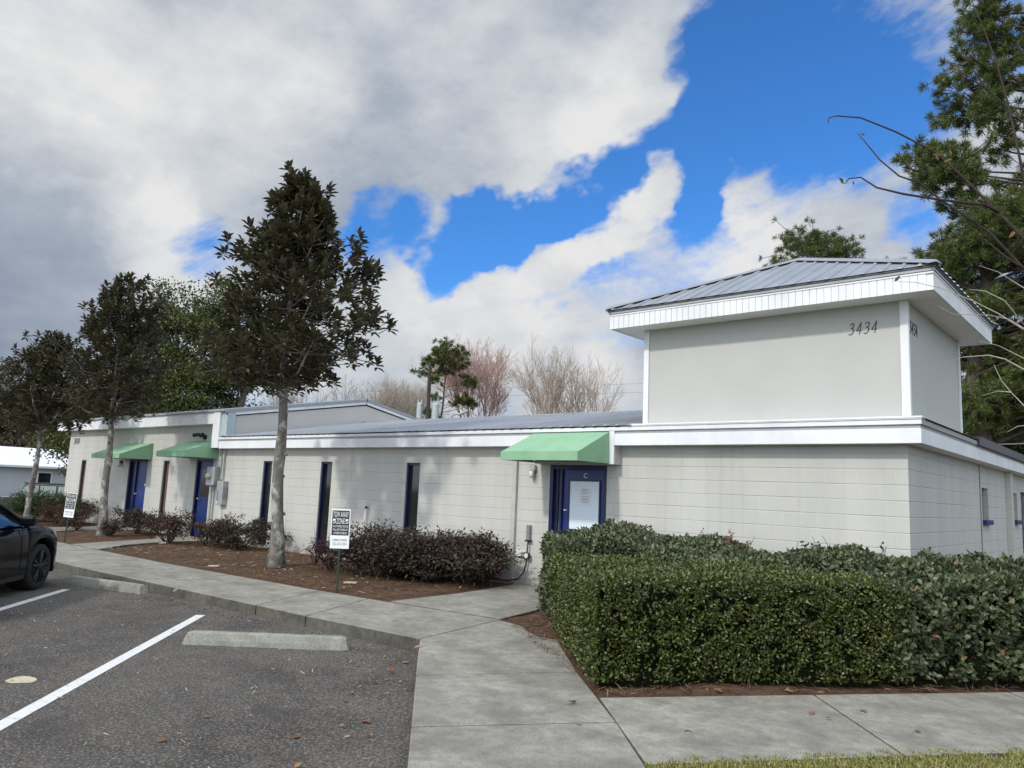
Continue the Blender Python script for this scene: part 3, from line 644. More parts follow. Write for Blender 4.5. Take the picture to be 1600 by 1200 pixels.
    f.box(ex0-.008, ex1+.008, ey0-.008, ey0+.02, 4.531, 4.558).box(ex0-.008, ex0+.02, ey0+.02, ey1, 4.531, 4.558).box(ex1-.02, ex1+.008, ey0+.02, ey1, 4.531, 4.558)
    f.build('tower_fascia', M['white'], BL)
    MB().box(ex0-.02, ex1+.02, ey0-.02, ey0, 4.562, 4.60).box(ex0-.02, ex0, ey0, ey1, 4.562, 4.60).box(ex1, ex1+.02, ey0, ey1, 4.562, 4.60).build('tower_drip_edge', M['gutter'], BL)
    MB().box(ex0-.035, ex1+.035, ey0-.035, ey1+.02, 4.602, 4.622).build('tower_roof_edge', M['roof_edge'], BL)
    cx, cy, za, zb = (ex0+ex1)/2, (ey0+ey1)/2, 5.60, 4.626; o2 = .05
    q = [(ex0-o2, ey0-o2, zb), (ex1+o2, ey0-o2, zb), (ex1+o2, ey1+o2, zb), (ex0-o2, ey1+o2, zb)]
    rb = MB().add(q+[(cx, cy, za)], [[0, 1, 4], [1, 2, 4], [2, 3, 4], [3, 0, 4]])
    hx, hy = (ex1-ex0)/2+o2, (ey1-ey0)/2+o2; slo = (za-zb)/hy
    x = -hx+.12
    while x < hx:
        ln = hy*(1-abs(x)/hx)-.03
        if ln > .06:
            X = cx+x; r = .02; rb.extr([(X-.033, ey0-o2-.01, zb), (X-.016, ey0-o2-.01, zb+r), (X+.016, ey0-o2-.01, zb+r), (X+.033, ey0-o2-.01, zb)], (0, ln, ln*slo))
        x += .2286
    slx = (za-zb)/hx; y = -hy+.12
    while y < hy:
        ln = hx*(1-abs(y)/hy)-.03
        if ln > .06:
            Y = cy+y; r = .02
            for s, xe in ((-1, ex1+o2+.01), (1, ex0-o2-.01)): rb.extr([(xe, Y-.033, zb), (xe, Y-.016, zb+r), (xe, Y+.016, zb+r), (xe, Y+.033, zb)], (s*ln, 0, ln*slx))
        y += .2286
    rb.build('tower_roof', M['roof'], BL)
    c = MB()                                     # hip caps standing on the ribs
    for p in q:
        p = np.array(p); a = np.array((cx, cy, za)); d = a-p; side = nrm(np.cross(d, (0, 0, 1)))*.085; up_ = np.array((0, 0, 1.))
        prof = [p-side+up_*.005, p+up_*.058, p+side+up_*.005, p+up_*.03]; c.extr(prof, d)
    c.build('hip_cap', M['roof'], BL)
    for pn_, args in zip(((.10, .045), (.075, .04)), (((-.70, ty0+.012, 3.93), (1, 0, .0), (0, 0, 1), (0, -1, 0), .155), ((tx1-.012, .10, 3.915), (0, 1, 0), (0, 0, 1), (1, 0, 0), .165))):
        b = MB(); stroke_digits(b, '3434', args[0], args[1], args[2], args[4], args[3], thick=.008, w=.60, gap=.19, pen=pn_); b.build('house_number', M['num'], BL)
    b = MB(); stroke_digits(b, '3434', (-27.62, 0, 2.64), (1, 0, 0), (0, 0, 1), .2, (0, -1, 0), thick=.012, pen=(.13, .09)); b.build('house_number', M['num'], BL)
    # ---- narrow windows
    def slot(x0, x1, z0, z1, fm, pm, lab=None):
        w_ = MB().box(x0+.03, x1-.03, .095, .12, z0, z1-.03).build('window', pm, BL)
        if lab: w_['label'] = lab
        MB().box(x0, x0+.04, .03, .12, z0, z1).box(x1-.035, x1, .06, .12, z0, z1).box(x0+.04, x1-.035, .04, .12, z1-.05, z1).box(x0+.04, x1-.035, .05, .12, z0, z0+.05).build('frame', fm, w_)
    for (p, q, r, s) in ops[1:]: slot(p, q, r, s, M['blue_frame'], M['glass'])
    for (p, q, r, s) in (lops[0], lops[2]): slot(p, q, r, s, plain('dark_window_frame', (.05, .055, .06), .5), M['board'], 'narrow window filled with a brown board')
    # ---- doors
    D = MB().box(-5.545, -4.68, .07, .115, 0, 2.03).build('door', M['blue'], BL); D['label'] = 'blue entrance door with a blind-covered window, paper notice and letter C'
    MB().box(-5.80, -5.735, .01, .13, 0, 2.105).box(-5.575, -5.548, .03, .13, 0, 2.04).box(-4.68, -4.602, .02, .13, 0, 2.105).box(-5.735, -4.68, .025, .13, 2.035, 2.105).build('door_frame', M['blue_frame'], D)
    MB().box(-5.735, -5.66, .07, .12, 0, 2.034).box(-5.61, -5.575, .07, .12, 0, 2.034).build('sidelight_frame', M['blue_frame'], D)
    MB().box(-5.66, -5.61, .10, .118, 0, 2.034).build('sidelight', plain('sidelight_glass', (.10, .115, .11), .15), D)
    MB().box(-5.395, -4.785, .062, .069, 1.02, 1.835).build('door_window', M['blind'], D)
    MB().box(-5.42, -5.395, .05, .069, .995, 1.86).box(-4.785, -4.76, .05, .069, .995, 1.86).box(-5.395, -4.785, .05, .069, 1.835, 1.86).box(-5.395, -4.785, .05, .069, .995, 1.02).build('window_frame', M['blue_frame'], D)
    MB().box(-5.175, -4.955, .054, .06, 1.45, 1.73).build('notice', M['paper'], D)
    k = MB(); rr = random.Random(3)
    for i in range(10):
        if i == 4: continue
        z = 1.705-i*.025; k.box(-5.15+.01*rr.random(), -4.98-.05*rr.random(), .0525, .0535, z-.006, z)
    k.build('notice_line', M['ink'], D)
    text_mesh('letter', 'C', (-5.115, .066, 1.89), (1, 0, 0), (0, 0, 1), .085, M['sign_white'], D)
    k = MB().lathe((-5.475, .07, 1.33), (0, -1, 0), [(.0, .062), (.02, .06), (.03, .045), (.026, .03), (.012, .02), (.012, .01), (.03, .008), (.03, 0)], 14); k.build('knob', M['chrome'], D, smooth=True)
    def ldoor(x0, x1, dx, zt, glass, lab):
        D = MB().box(dx, x1-.05, .08, .12, 0, zt-.06).build('door', M['blue'], BL); D['label'] = lab
        fr = MB().box(x0, x0+.06, .02, .13, 0, zt).box(x1-.05, x1, .02, .13, 0, zt).box(x0+.06, x1-.05, .03, .13, zt-.06, zt)
        if dx-x0 > .2: fr.box(dx-.10, dx, .03, .13, 0, zt-.06)
        fr.build('door_frame', M['blue_frame'], D)
        if dx-x0 > .2: MB().box(x0+.06, dx-.10, .10, .12, 0, zt-.06).build('sidelight', M['blue_frame'], D)
        if glass: MB().box(dx+.14, x1-.13, .072, .079, 1.10, 1.86).build('door_window', M['brown_glass'], D)
        MB().lathe((dx+.09, .08, 1.04), (0, -1, 0), [(0, .07), (.025, .065), (.034, .05), (.028, .03), (.014, .02), (.032, .01), (.032, 0)], 12).build('knob', M['chrome'], D, smooth=True)
        return D
    d = ldoor(-22.88, -21.55, -22.38, 2.12, False, 'plain blue door with a small white plate'); MB().box(-21.80, -21.64, .074, .079, 1.30, 1.37).build('plate', M['sign_white'], d)
    ldoor(-18.50, -17.55, -18.40, 2.14, True, 'blue door with a brown tinted upper window')
    # backing box where the right awning hangs below the fascia
    MB().box(-6.02, -4.33, -.20, -.002, 2.12, 2.424).build('awning_backing', M['wall'], BL); MB().box(-4.42, -4.325, -.232, -.201, 2.12, 2.66).build('awning_board', M['white'], BL)
    # small fixings that belong to the walls
    MB().box(-6.62, -6.53, -.06, -.002, 0, 2.42).build('wall_conduit', M['pipe'], BL)
    MB().box(-17.07, -17.0, -.05, -.002, 1.55, 2.42).build('wall_conduit', M['pipe_dark'], BL)
    MB().box(-16.95, -16.89, -.07, -.002, 1.6, 2.42).build('wall_conduit', M['pipe'], BL)
build_building()
def build_awning(x0, x1, yb, zt, zbk, yf, zf, zf2, label):
    c = thing('awning', ((x0+x1)/2, yb, zbk), label, 'awning', 'green canvas awnings over the doors')
    n = 8; b = MB(); V = []
    for j in range(5):                            # sloping top, sagging slightly between the frame ribs
        t = j/4
        for i in range(n*2+1):
            s = i/(n*2); sag = -.012*math.sin(math.pi*t)*abs(math.sin(math.pi*s*3)); V.append((x0+(x1-x0)*s, yb+(yf-yb)*t, zt+(zf-zt)*t+sag))
    m = n*2+1; b.add(V, [[j*m+i, (j+1)*m+i, (j+1)*m+i+1, j*m+i+1] for j in range(4) for i in range(n*2)]); b.build('canopy_top', M['awning'], c)
    MB().box(x0, x1, yf-.012, yf, zf2, zf+.004).build('valance', M['awning'], c)
    for x in (x0, x1):
        s = .006 if x == x0 else -.006
        MB().extr([(x, yb, zbk), (x, yb, zt-.004), (x, yf, zf-.002), (x, yf, zf2)], (s*2, 0, 0)).build('side_panel', M['awning'], c)
    f = MB()
    for x in (x0+.03, x1-.03, (x0+x1)/2): f.tube([(x, yb, zbk+.015), (x, yf+.02, zf2+.015)], .012).tube([(x, yb, zt-.03), (x, yf+.02, zf-.025)], .012)
    f.tube([(x0+.02, yf+.02, zf2+.02), (x1-.02, yf+.02, zf2+.02)], .012).tube([(x0+.02, yb-.015, zbk+.02), (x1-.02, yb-.015, zbk+.02)], .012); f.build('frame', M['grey_metal'], c)
build_awning(-6.01, -4.42, -.235, 2.645, 2.13, -1.09, 2.27, 2.13, 'green canvas awning over the door lettered C, in front of the white fascia')
build_awning(-23.35, -21.30, -.002, 2.62, 2.12, -.97, 2.235, 2.10, 'green canvas awning over the leftmost blue door, half behind a tree trunk')
build_awning(-18.95, -17.32, -.002, 2.665, 2.17, -.95, 2.315, 2.16, 'green canvas awning over the blue door beside the electric meter')

# ================================================================== FIXTURES ON THE WALLS
def wall_light(x, z, label, dark):
    t = thing('wall_light', (x, 0, z), label, 'wall light', 'wall lights beside the doors')
    MB().box(x-.07, x+.05, -.07, -.003, z+.12, z+.23).build('housing', M['black' if dark else 'pipe'], t, bevel=.01)
    MB().lathe((x-.01, -.075, z), (0, 0, 1), [(0, 0), (.03, .005), (.045, .03), (.048, .115), (.03, .119)], 14).build('lamp_glass', M['lamp_glass'], t, smooth=True)
    MB().tube([(x+.05, -.03, z+.2), (x+.06, -.10, z+.15), (x+.045, -.12, z+.02), (x-.01, -.125, z-.01)], .007).build('guard', M['grey_metal'], t)
wall_light(-6.15, 1.87, 'small white jelly-jar wall light left of the door lettered C', False)
wall_light(-23.40, 1.86, 'small wall light with dark top left of the leftmost blue door', True)
t = thing('security_camera', (-18.18, 0, 2.74), 'black twin-head security camera above the awning by the electric meter', 'security camera')
MB().lathe((-18.12, -.003, 2.76), (0, -1, 0), [(.07, 0), (.07, .05), (.03, .07), (0, .07)], 14).build('mount', M['black'], t)
MB().tube([(-18.2, -.05, 2.78), (-18.3, -.12, 2.83), (-18.42, -.22, 2.80)], [.03, .05, .055], 10).build('head', M['black'], t); MB().tube([(-18.1, -.06, 2.77), (-18.02, -.15, 2.83), (-17.98, -.24, 2.78)], [.03, .05, .055], 10).build('head', M['black'], t)
t = thing('electric_meter', (-17.32, 0, 0), 'grey electric meter box with round glass meter, on a pipe by the blue door', 'electric meter')
MB().box(-17.50, -17.08, -.20, -.003, 1.43, 1.93).build('box', M['grey_metal'], t, bevel=.01)
MB().lathe((-17.33, -.20, 1.68), (0, -1, 0), [(.085, 0), (.085, .05), (.075, .09), (.05, .105), (0, .107)], 20).build('meter', plain('meter_glass', (.42, .41, .36), .2), t, smooth=True)
MB().tube([(-17.36, -.10, 1.43), (-17.36, -.10, 0)], .045, 10).build('pipe', M['pipe'], t)
t = thing('switch_box', (-16.80, 0, .9), 'narrow grey electrical switch box with a hand-written mark, right of the meter', 'electrical box')
MB().box(-16.98, -16.66, -.15, -.003, .93, 1.56).build('box', M['grey_metal'], t, bevel=.01); MB().box(-16.655, -16.64, -.13, -.02, 1.1, 1.4).build('switch_lever', M['pipe_dark'], t)
k = MB(); rr = random.Random(5)
for i in range(6):
    z = 1.06+i*.045; k.obox((-16.90+.012*math.sin(i*2.1), -.153, z), (.014, 0, .006*(-1)**i), (0, .001, 0), (-.004, 0, .022))
k.build('hand_written_mark', M['sign_black'], t); MB().box(-16.925, -16.885, -.155, -.151, .96, 1.03).build('sticker', M['paper'], t); MB().tube([(-16.86, -.04, .93), (-16.87, -.04, .1)], .014).build('pipe', M['pvc'], t)
t = thing('telephone_box', (-6.2, 0, .76), 'slim grey cable box on the block wall between conduit and hedge', 'cable box')
MB().box(-6.235, -6.165, -.07, -.003, .77, 1.03).build('box', M['pipe_dark'], t, bevel=.006); MB().box(-6.26, -6.14, -.075, -.003, .745, .768).build('base', M['black'], t)
t = thing('outdoor_socket', (-6.36, 0, .45), 'white weatherproof socket box on the wall beside the grey conduit', 'socket')
MB().box(-6.47, -6.26, -.05, -.003, .47, .57).build('box', M['pvc'], t, bevel=.008); MB().box(-6.33, -6.25, -.09, -.051, .475, .565).build('cover', M['grey_metal'], t, bevel=.008)
t = thing('hose', (-6.2, -.06, 0), 'black cable with a round meter ring hanging on the wall down to the mulch', 'hose')
MB().tube([(-6.2, -.05, .75), (-6.2, -.06, .6), (-6.21, -.06, .4), (-6.25, -.07, .22), (-6.36, -.09, .08), (-6.6, -.12, .03), (-6.95, -.14, .03), (-7.4, -.3, .035)], .013, 7).build('line', M['black'], t, smooth=True)
MB().lathe((-6.19, -.05, .5), (0, -1, 0), [(.055, 0), (.055, .05), (.045, .055)], 16).build('ring', M['black'], t); MB().lathe((-6.19, -.05, .5), (0, -1, 0), [(.044, .0), (.044, .058), (0, .06)], 16).build('dial', M['paper'], t)
t = thing('vent_pipe', (-10.78, -.12, 0), 'thin white plastic pipe with a dark cap leaning on the wall behind the bushes', 'pipe')
MB().tube([(-10.80, -.10, 0), (-10.76, -.05, 1.12)], .022, 8).build('pipe', M['pvc'], t); MB().tube([(-10.76, -.05, 1.11), (-10.755, -.05, 1.16)], .027, 8).build('cap', M['black'], t)
t = thing('air_conditioner', (-8.0, -.62, 0), 'low grey air conditioner behind the purple bushes against the wall', 'air conditioner')
MB().box(-8.45, -7.55, -1.0, -.2, .02, .70).build('case', M['pipe_dark'], t, bevel=.01); k = MB()
for i in range(14): k.box(-8.43, -7.57, -1.012, -1.002, .06+i*.045, .06+i*.045+.018)
k.build('grille', M['ac'], t); MB().box(-8.48, -7.52, -1.03, -.17, .705, .76).build('lid', M['ac'], t, bevel=.015)
# ================================================================== PLANTS
def poly_inside(P, X, Y):
    c = np.zeros(len(X), bool); n = len(P)
    for k in range(n):
        a, b = P[k], P[k-1]; m = (a[1] > Y) != (b[1] > Y)
        xi = (b[0]-a[0])*(Y-a[1])/((b[1]-a[1]) or 1e-9)+a[0]; c ^= m & (X < xi)
    return c
def fbm(P, s, seed=0., oct=3):
    return np.array([mnoise.fractal(Vector((p[0]*s+seed, p[1]*s, p[2]*s)), .8, 2., oct) for p in P])
def hedge(name, poly, hf, label, cat, leaf, n_side, n_top, L, W, group=None, skip=(), hole=.12, rough=.05, seed=1, round_=.10, sp=(), red=()):
    """clipped hedge: dark core + leaf shell sampled on its footprint sides and top; hf(x,y) is its height"""
    r = np.random.default_rng(seed); P = np.array(poly, float); ctr = P.mean(0)
    area = .5*sum(P[i-1][0]*P[i][1]-P[i][0]*P[i-1][1] for i in range(len(P)))
    if area < 0: P = P[::-1]; 
    loc = (*ctr, 0); root = thing(name, loc, label, cat, group)
    pts, nor = [], []
    for i in range(len(P)):
        a, b = P[i], P[(i+1) % len(P)]
        d = b-a; l = np.hypot(*d); n = np.array([d[1], -d[0]])/l
        k = int(l*.95*n_side)
        t = r.random(k); xy = a+np.outer(t, d); h = np.array([hf(*q) for q in xy]); z = .05+(h-.05)*r.random(k)**.92
        ins = np.where(z > h-round_, (round_-(h-z))**2/round_*.6, 0); ins += np.where(z < .22, (.22-z)*.12, 0)
        pts.append(np.column_stack([xy-n*ins[:, None], z])); nor.append(np.column_stack([np.tile(n, (k, 1)), np.full(k, .25)]))
    x0, y0 = P.min(0); x1, y1 = P.max(0); k = int((x1-x0)*(y1-y0)*n_top); X = x0+(x1-x0)*r.random(k); Y = y0+(y1-y0)*r.random(k); m = poly_inside(P, X, Y); X, Y = X[m], Y[m]
    pts.append(np.column_stack([X, Y, [hf(a, b) for a, b in zip(X, Y)]])); nor.append(np.tile([0, 0, 1.], (len(X), 1)))
    pts = np.concatenate(pts); nor = nrm(np.concatenate(nor))
    f = fbm(pts, 2.6, seed*7.3); f2 = fbm(pts, 7.5, seed*3.1+40, 2)
    keep = (f2 > -.42+hole) | (r.random(len(pts)) < .22); pts, nor, f = pts[keep], nor[keep], f[keep]
    pts = pts+nor*((f*rough*1.6)+r.uniform(-.075, .03, len(pts)))[:, None]
    A = nrm(rdir(len(pts), r)*.9+nor*.75+np.array([0, 0, .35])); N = nrm(nor*.7+np.array([0, 0, .6])+rdir(len(pts), r)*.75)
    V, Q = leafV(pts, A, N, L*r.uniform(.65, 1.2, len(pts)), W*r.uniform(.7, 1.15, len(pts)))
    link('leaves', npmesh('leaves', V, Q), leaf, root, smooth=False)
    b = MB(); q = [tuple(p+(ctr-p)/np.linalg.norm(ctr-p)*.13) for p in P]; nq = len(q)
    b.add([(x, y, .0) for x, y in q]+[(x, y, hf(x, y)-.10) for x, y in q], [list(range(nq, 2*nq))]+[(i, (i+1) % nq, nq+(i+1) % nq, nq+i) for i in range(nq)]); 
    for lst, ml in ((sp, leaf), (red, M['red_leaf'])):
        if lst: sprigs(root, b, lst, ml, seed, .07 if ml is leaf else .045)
    b.build('shade_core_sprigs', [M['core'], M['twig_dark']], root)  # solid near-black core painting the shade behind the leaves; sprig twigs share it
    return root
def sprigs(root, b, spots, mat_leaf, seed=2, L=.05):
    r = np.random.default_rng(seed); S = []; PP = []; AA = []
    for (p, h, lean, leafy) in spots:
        p = np.array(p, float); S.append((p-np.array([0, 0, .3]), p, .007, .006)); q = p.copy(); d = nrm(np.array([lean[0], lean[1], 1.]))
        for k in range(5):
            d = nrm(d+r.normal(size=3)*.16); q2 = q+d*h/5; S.append((q, q2, .006-.0008*k, .0055-.0008*k))
            if leafy:
                for j in range(leafy): PP.append(q2+r.normal(size=3)*.015); AA.append(d*.4+r.normal(size=3))
            q = q2
    V, Q = segV(S, 4); b.add(V, Q.tolist(), 1)
    if PP:
        V, Q = leafV(np.array(PP), np.array(AA), rdir(len(PP), r)+np.array([0, 0, .8]), L, L*.42); link('young_leaves', npmesh('young_leaves', V, Q), mat_leaf, root)
def build_hedges():
    u = nrm(np.array([.63, .77])); c = np.array([-1.22, -5.25]); v = nrm(np.array([-.70, .71]))
    P = [tuple(c), tuple(c+u*3.0), tuple(c+u*3.0+v*1.1), tuple(c+u*1.5+v*1.25), tuple(c+u*.85+v*2.75), tuple(c+v*2.75)]
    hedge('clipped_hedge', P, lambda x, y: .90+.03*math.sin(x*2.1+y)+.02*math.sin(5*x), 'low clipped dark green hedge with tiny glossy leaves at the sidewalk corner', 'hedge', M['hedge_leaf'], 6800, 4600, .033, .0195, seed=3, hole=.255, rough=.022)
    P = [(-3.10, -3.25), tuple(c+u*.9+v*2.7), tuple(c+u*1.5+v*1.4), tuple(c+u*3.0+v*1.25), (.35, -1.35), (.40, -.55), (-4.15, -.45), (-4.22, -2.10)]
    def hv(x, y): return .985+.045*math.sin(x*1.7+.5)+.05*math.sin(x*4.3+2*y)+(.05 if x < -3.4 else 0)
    rr = np.random.default_rng(4); sp = []
    for k in range(30):
        x = rr.uniform(-3.9, .3); y = rr.uniform(-1.9, -.8); sp.append(((x, y, hv(x, y)-.05), rr.uniform(.12, .34), rr.normal(size=2)*.4, int(rr.random() < .3)))
    red = [((-1.95+dx, -1.5+dy, .88), hh, (lx, .0), 5) for dx, dy, hh, lx in ((0, 0, .36, -.1), (.1, .1, .34, .3), (.16, 0, .26, .6), (-.05, .1, .22, .1), (.05, -.1, .25, .2), (.2, .1, .3, .9))]
    red += [((-2.95, -1.5, .84), .30, (-.2, 0), 4), ((-2.8, -1.5, .84), .24, (-.5, 0), 4)]
    hedge('viburnum_hedge', P, hv, 'loose grey-green hedge along the front wall under the tower, taller behind the clipped hedge', 'hedge', M['vib_leaf'], 2200, 1800, .060, .036, seed=5, hole=.05, rough=.08, sp=sp, red=red)
    q = np.array([.60, -3.02]); P = [tuple(q), tuple(q+u*1.7), tuple(q+u*5.2), tuple(q+u*5.0+v*1.6), tuple(q+u*1.6+v*1.7), (.45, -1.2), (.0, -2.1)]
    def h2(x, y): return .93+.07*math.sin(x*2.3+y)+.05*math.sin(5*x-y*3)
    sp = [((q+u*s+v*t).tolist()+[.92], rr.uniform(.12, .3), rr.normal(size=2)*.5, 0) for s, t in ((.3, .5), (.7, .9), (1.2, .3), (1.5, .7), (2., .6), (.5, 1.3), (2.4, .9))]
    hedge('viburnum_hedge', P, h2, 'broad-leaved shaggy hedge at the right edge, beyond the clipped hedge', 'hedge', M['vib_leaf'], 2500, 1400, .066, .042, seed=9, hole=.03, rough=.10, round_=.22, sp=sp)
build_hedges()

def shrub(base, rx, ry, h, n, leaf, label, group, seed, L=.045, stems=12, zlow=.12, name='purple_shrub', clump=.9, leafW=.45, tw='twig_dark'):
    r = np.random.default_rng(seed); base = np.array(base, float); root = thing(name, base, label, 'shrub', group)
    S = []; tips = []; h = h*.76
    for k in range(stems):
        a = r.uniform(0, 2*math.pi); q = base+np.array([math.cos(a), math.sin(a), 0])*.07*r.random(); rad = r.uniform(.35, .98); end = base+np.array([math.cos(a)*rx*rad, math.sin(a)*ry*rad, h*r.uniform(.55, .98)*(1-.3*rad**3)])
        mid = q*.5+end*.5+np.array([0, 0, h*.10])+r.normal(size=3)*.04; S += [(q, mid, .014, .010), (mid, end, .010, .005)]; tips.append(end)
        for j in range(4):
            t = r.uniform(.35, 1.0); p0 = mid*(1-t)+end*t; e2 = p0+r.normal(size=3)*np.array([.3*rx, .3*ry, .17*h])+np.array([0, 0, .06]); e2[2] = max(e2[2], base[2]+zlow); S.append((p0, e2, .006, .003)); tips.append(e2)
            for jj in range(2):
                e3 = e2+r.normal(size=3)*np.array([.16, .16, .10])*h*1.1; e3[2] = max(e3[2], base[2]+zlow*.7); S.append((e2, e3, .004, .002)); tips.append(e3)
    tips = np.array(tips); ci = r.integers(0, len(tips), n); d = r.normal(size=(n, 3))*np.array([.085, .085, .05])*clump*(h/.8)
    P = tips[ci]+d; P[:, 2] = np.maximum(P[:, 2], base[2]+.04)
    A = nrm(d+rdir(n, r)*.10+np.array([0, 0, .03])); N = nrm(np.array([0, 0, 1.])+rdir(n, r)*.7)
    V, Q = leafV(P, A, N, L*r.uniform(.6, 1.25, n), L*leafW*r.uniform(.7, 1.2, n)); link('leaves', npmesh('leaves', V, Q), leaf, root)
    V, Q = segV(S, 5); link('stems', npmesh('stems', V, Q), M[tw], root); return root
G = 'shrubs planted along the front of the building'
shrub((-8.10, -1.35, .0), .95, .72, .86, 17000, M['lor_leaf'], 'wide dark purple-brown shrub right of the tow-away sign, hiding the air conditioner', G, 11, .07, 34, clump=1.4)
shrub((-6.95, -1.0, .0), .78, .62, .80, 14000, M['lor_leaf'], 'dark purple shrub next to the grey wall conduit, at the right end of the bed', G, 12, .07, 30, clump=1.4)
shrub((-6.55, -.75, .0), .26, .26, .70, 1500, M['lor_red'], 'small reddish shrub sprouting from the right end of the purple shrubs', G, 15, .045, 6)
shrub((-9.62, -1.75, .0), .42, .36, .66, 1100, M['lor_red'], 'thin half-bare reddish shrub right behind the near tow-away sign', G, 13, .05, 9, name='sparse_shrub')
shrub((-10.35, -1.55, .0), .16, .16, .62, 70, M['lor_leaf'], 'nearly leafless sprig beside the big magnolia trunk', G, 14, .05, 5, name='sparse_shrub')
shrub((-14.1, -.95, .0), .90, .55, .72, 8500, M['lor_leaf'], 'dark brown shrub left of the big magnolia, below the narrow window', G, 21, .055, 16)
shrub((-15.25, -1.2, .0), .40, .38, .64, 1900, M['lor_brown'], 'brown shrub in front of the blue door with tinted window', G, 22, .06, 9, name='brown_shrub')
shrub((-16.1, -1.75, .0), .52, .46, .86, 2300, M['lor_brown'], 'open brown shrub beside the path to the blue door with tinted window', G, 23, .065, 10, name='brown_shrub')
shrub((-19.3, -1.1, .0), .85, .55, .74, 4200, M['lor_leaf'], 'twiggy shrub with bare lower stems between the middle magnolia and the path', G, 24, .06, 11)
shrub((-18.55, -2.15, .0), .24, .24, .42, 1800, M['lor_leaf'], 'small squared shrub pressed against the middle magnolia trunk', G, 25, .04, 9)
shrub((-21.3, -1.9, .0), .55, .45, .70, 2000, M['lor_brown'], 'brown shrub just right of the far tow-away sign', G, 26, .06, 9, name='brown_shrub')
shrub((-25.6, -1.7, -.02), .85, .7, 1.1, 9000, M['shrub_leaf'], 'rounded bright green shrub left of the farthest magnolia trunk', G, 27, .06, 30, name='green_shrub', tw='twig')
shrub((-24.6, -.9, -.02), .75, .6, 1.0, 6000, M['shrub_leaf'], 'dark green shrub against the far corner of the building', G, 28, .06, 20, name='green_shrub', tw='twig')
shrub((-23.4, -1.7, -.02), .8, .6, .70, 4500, M['lor_brown'], 'low brown shrub at the foot of the farthest magnolia', G, 29, .06, 16, name='brown_shrub', tw='twig')

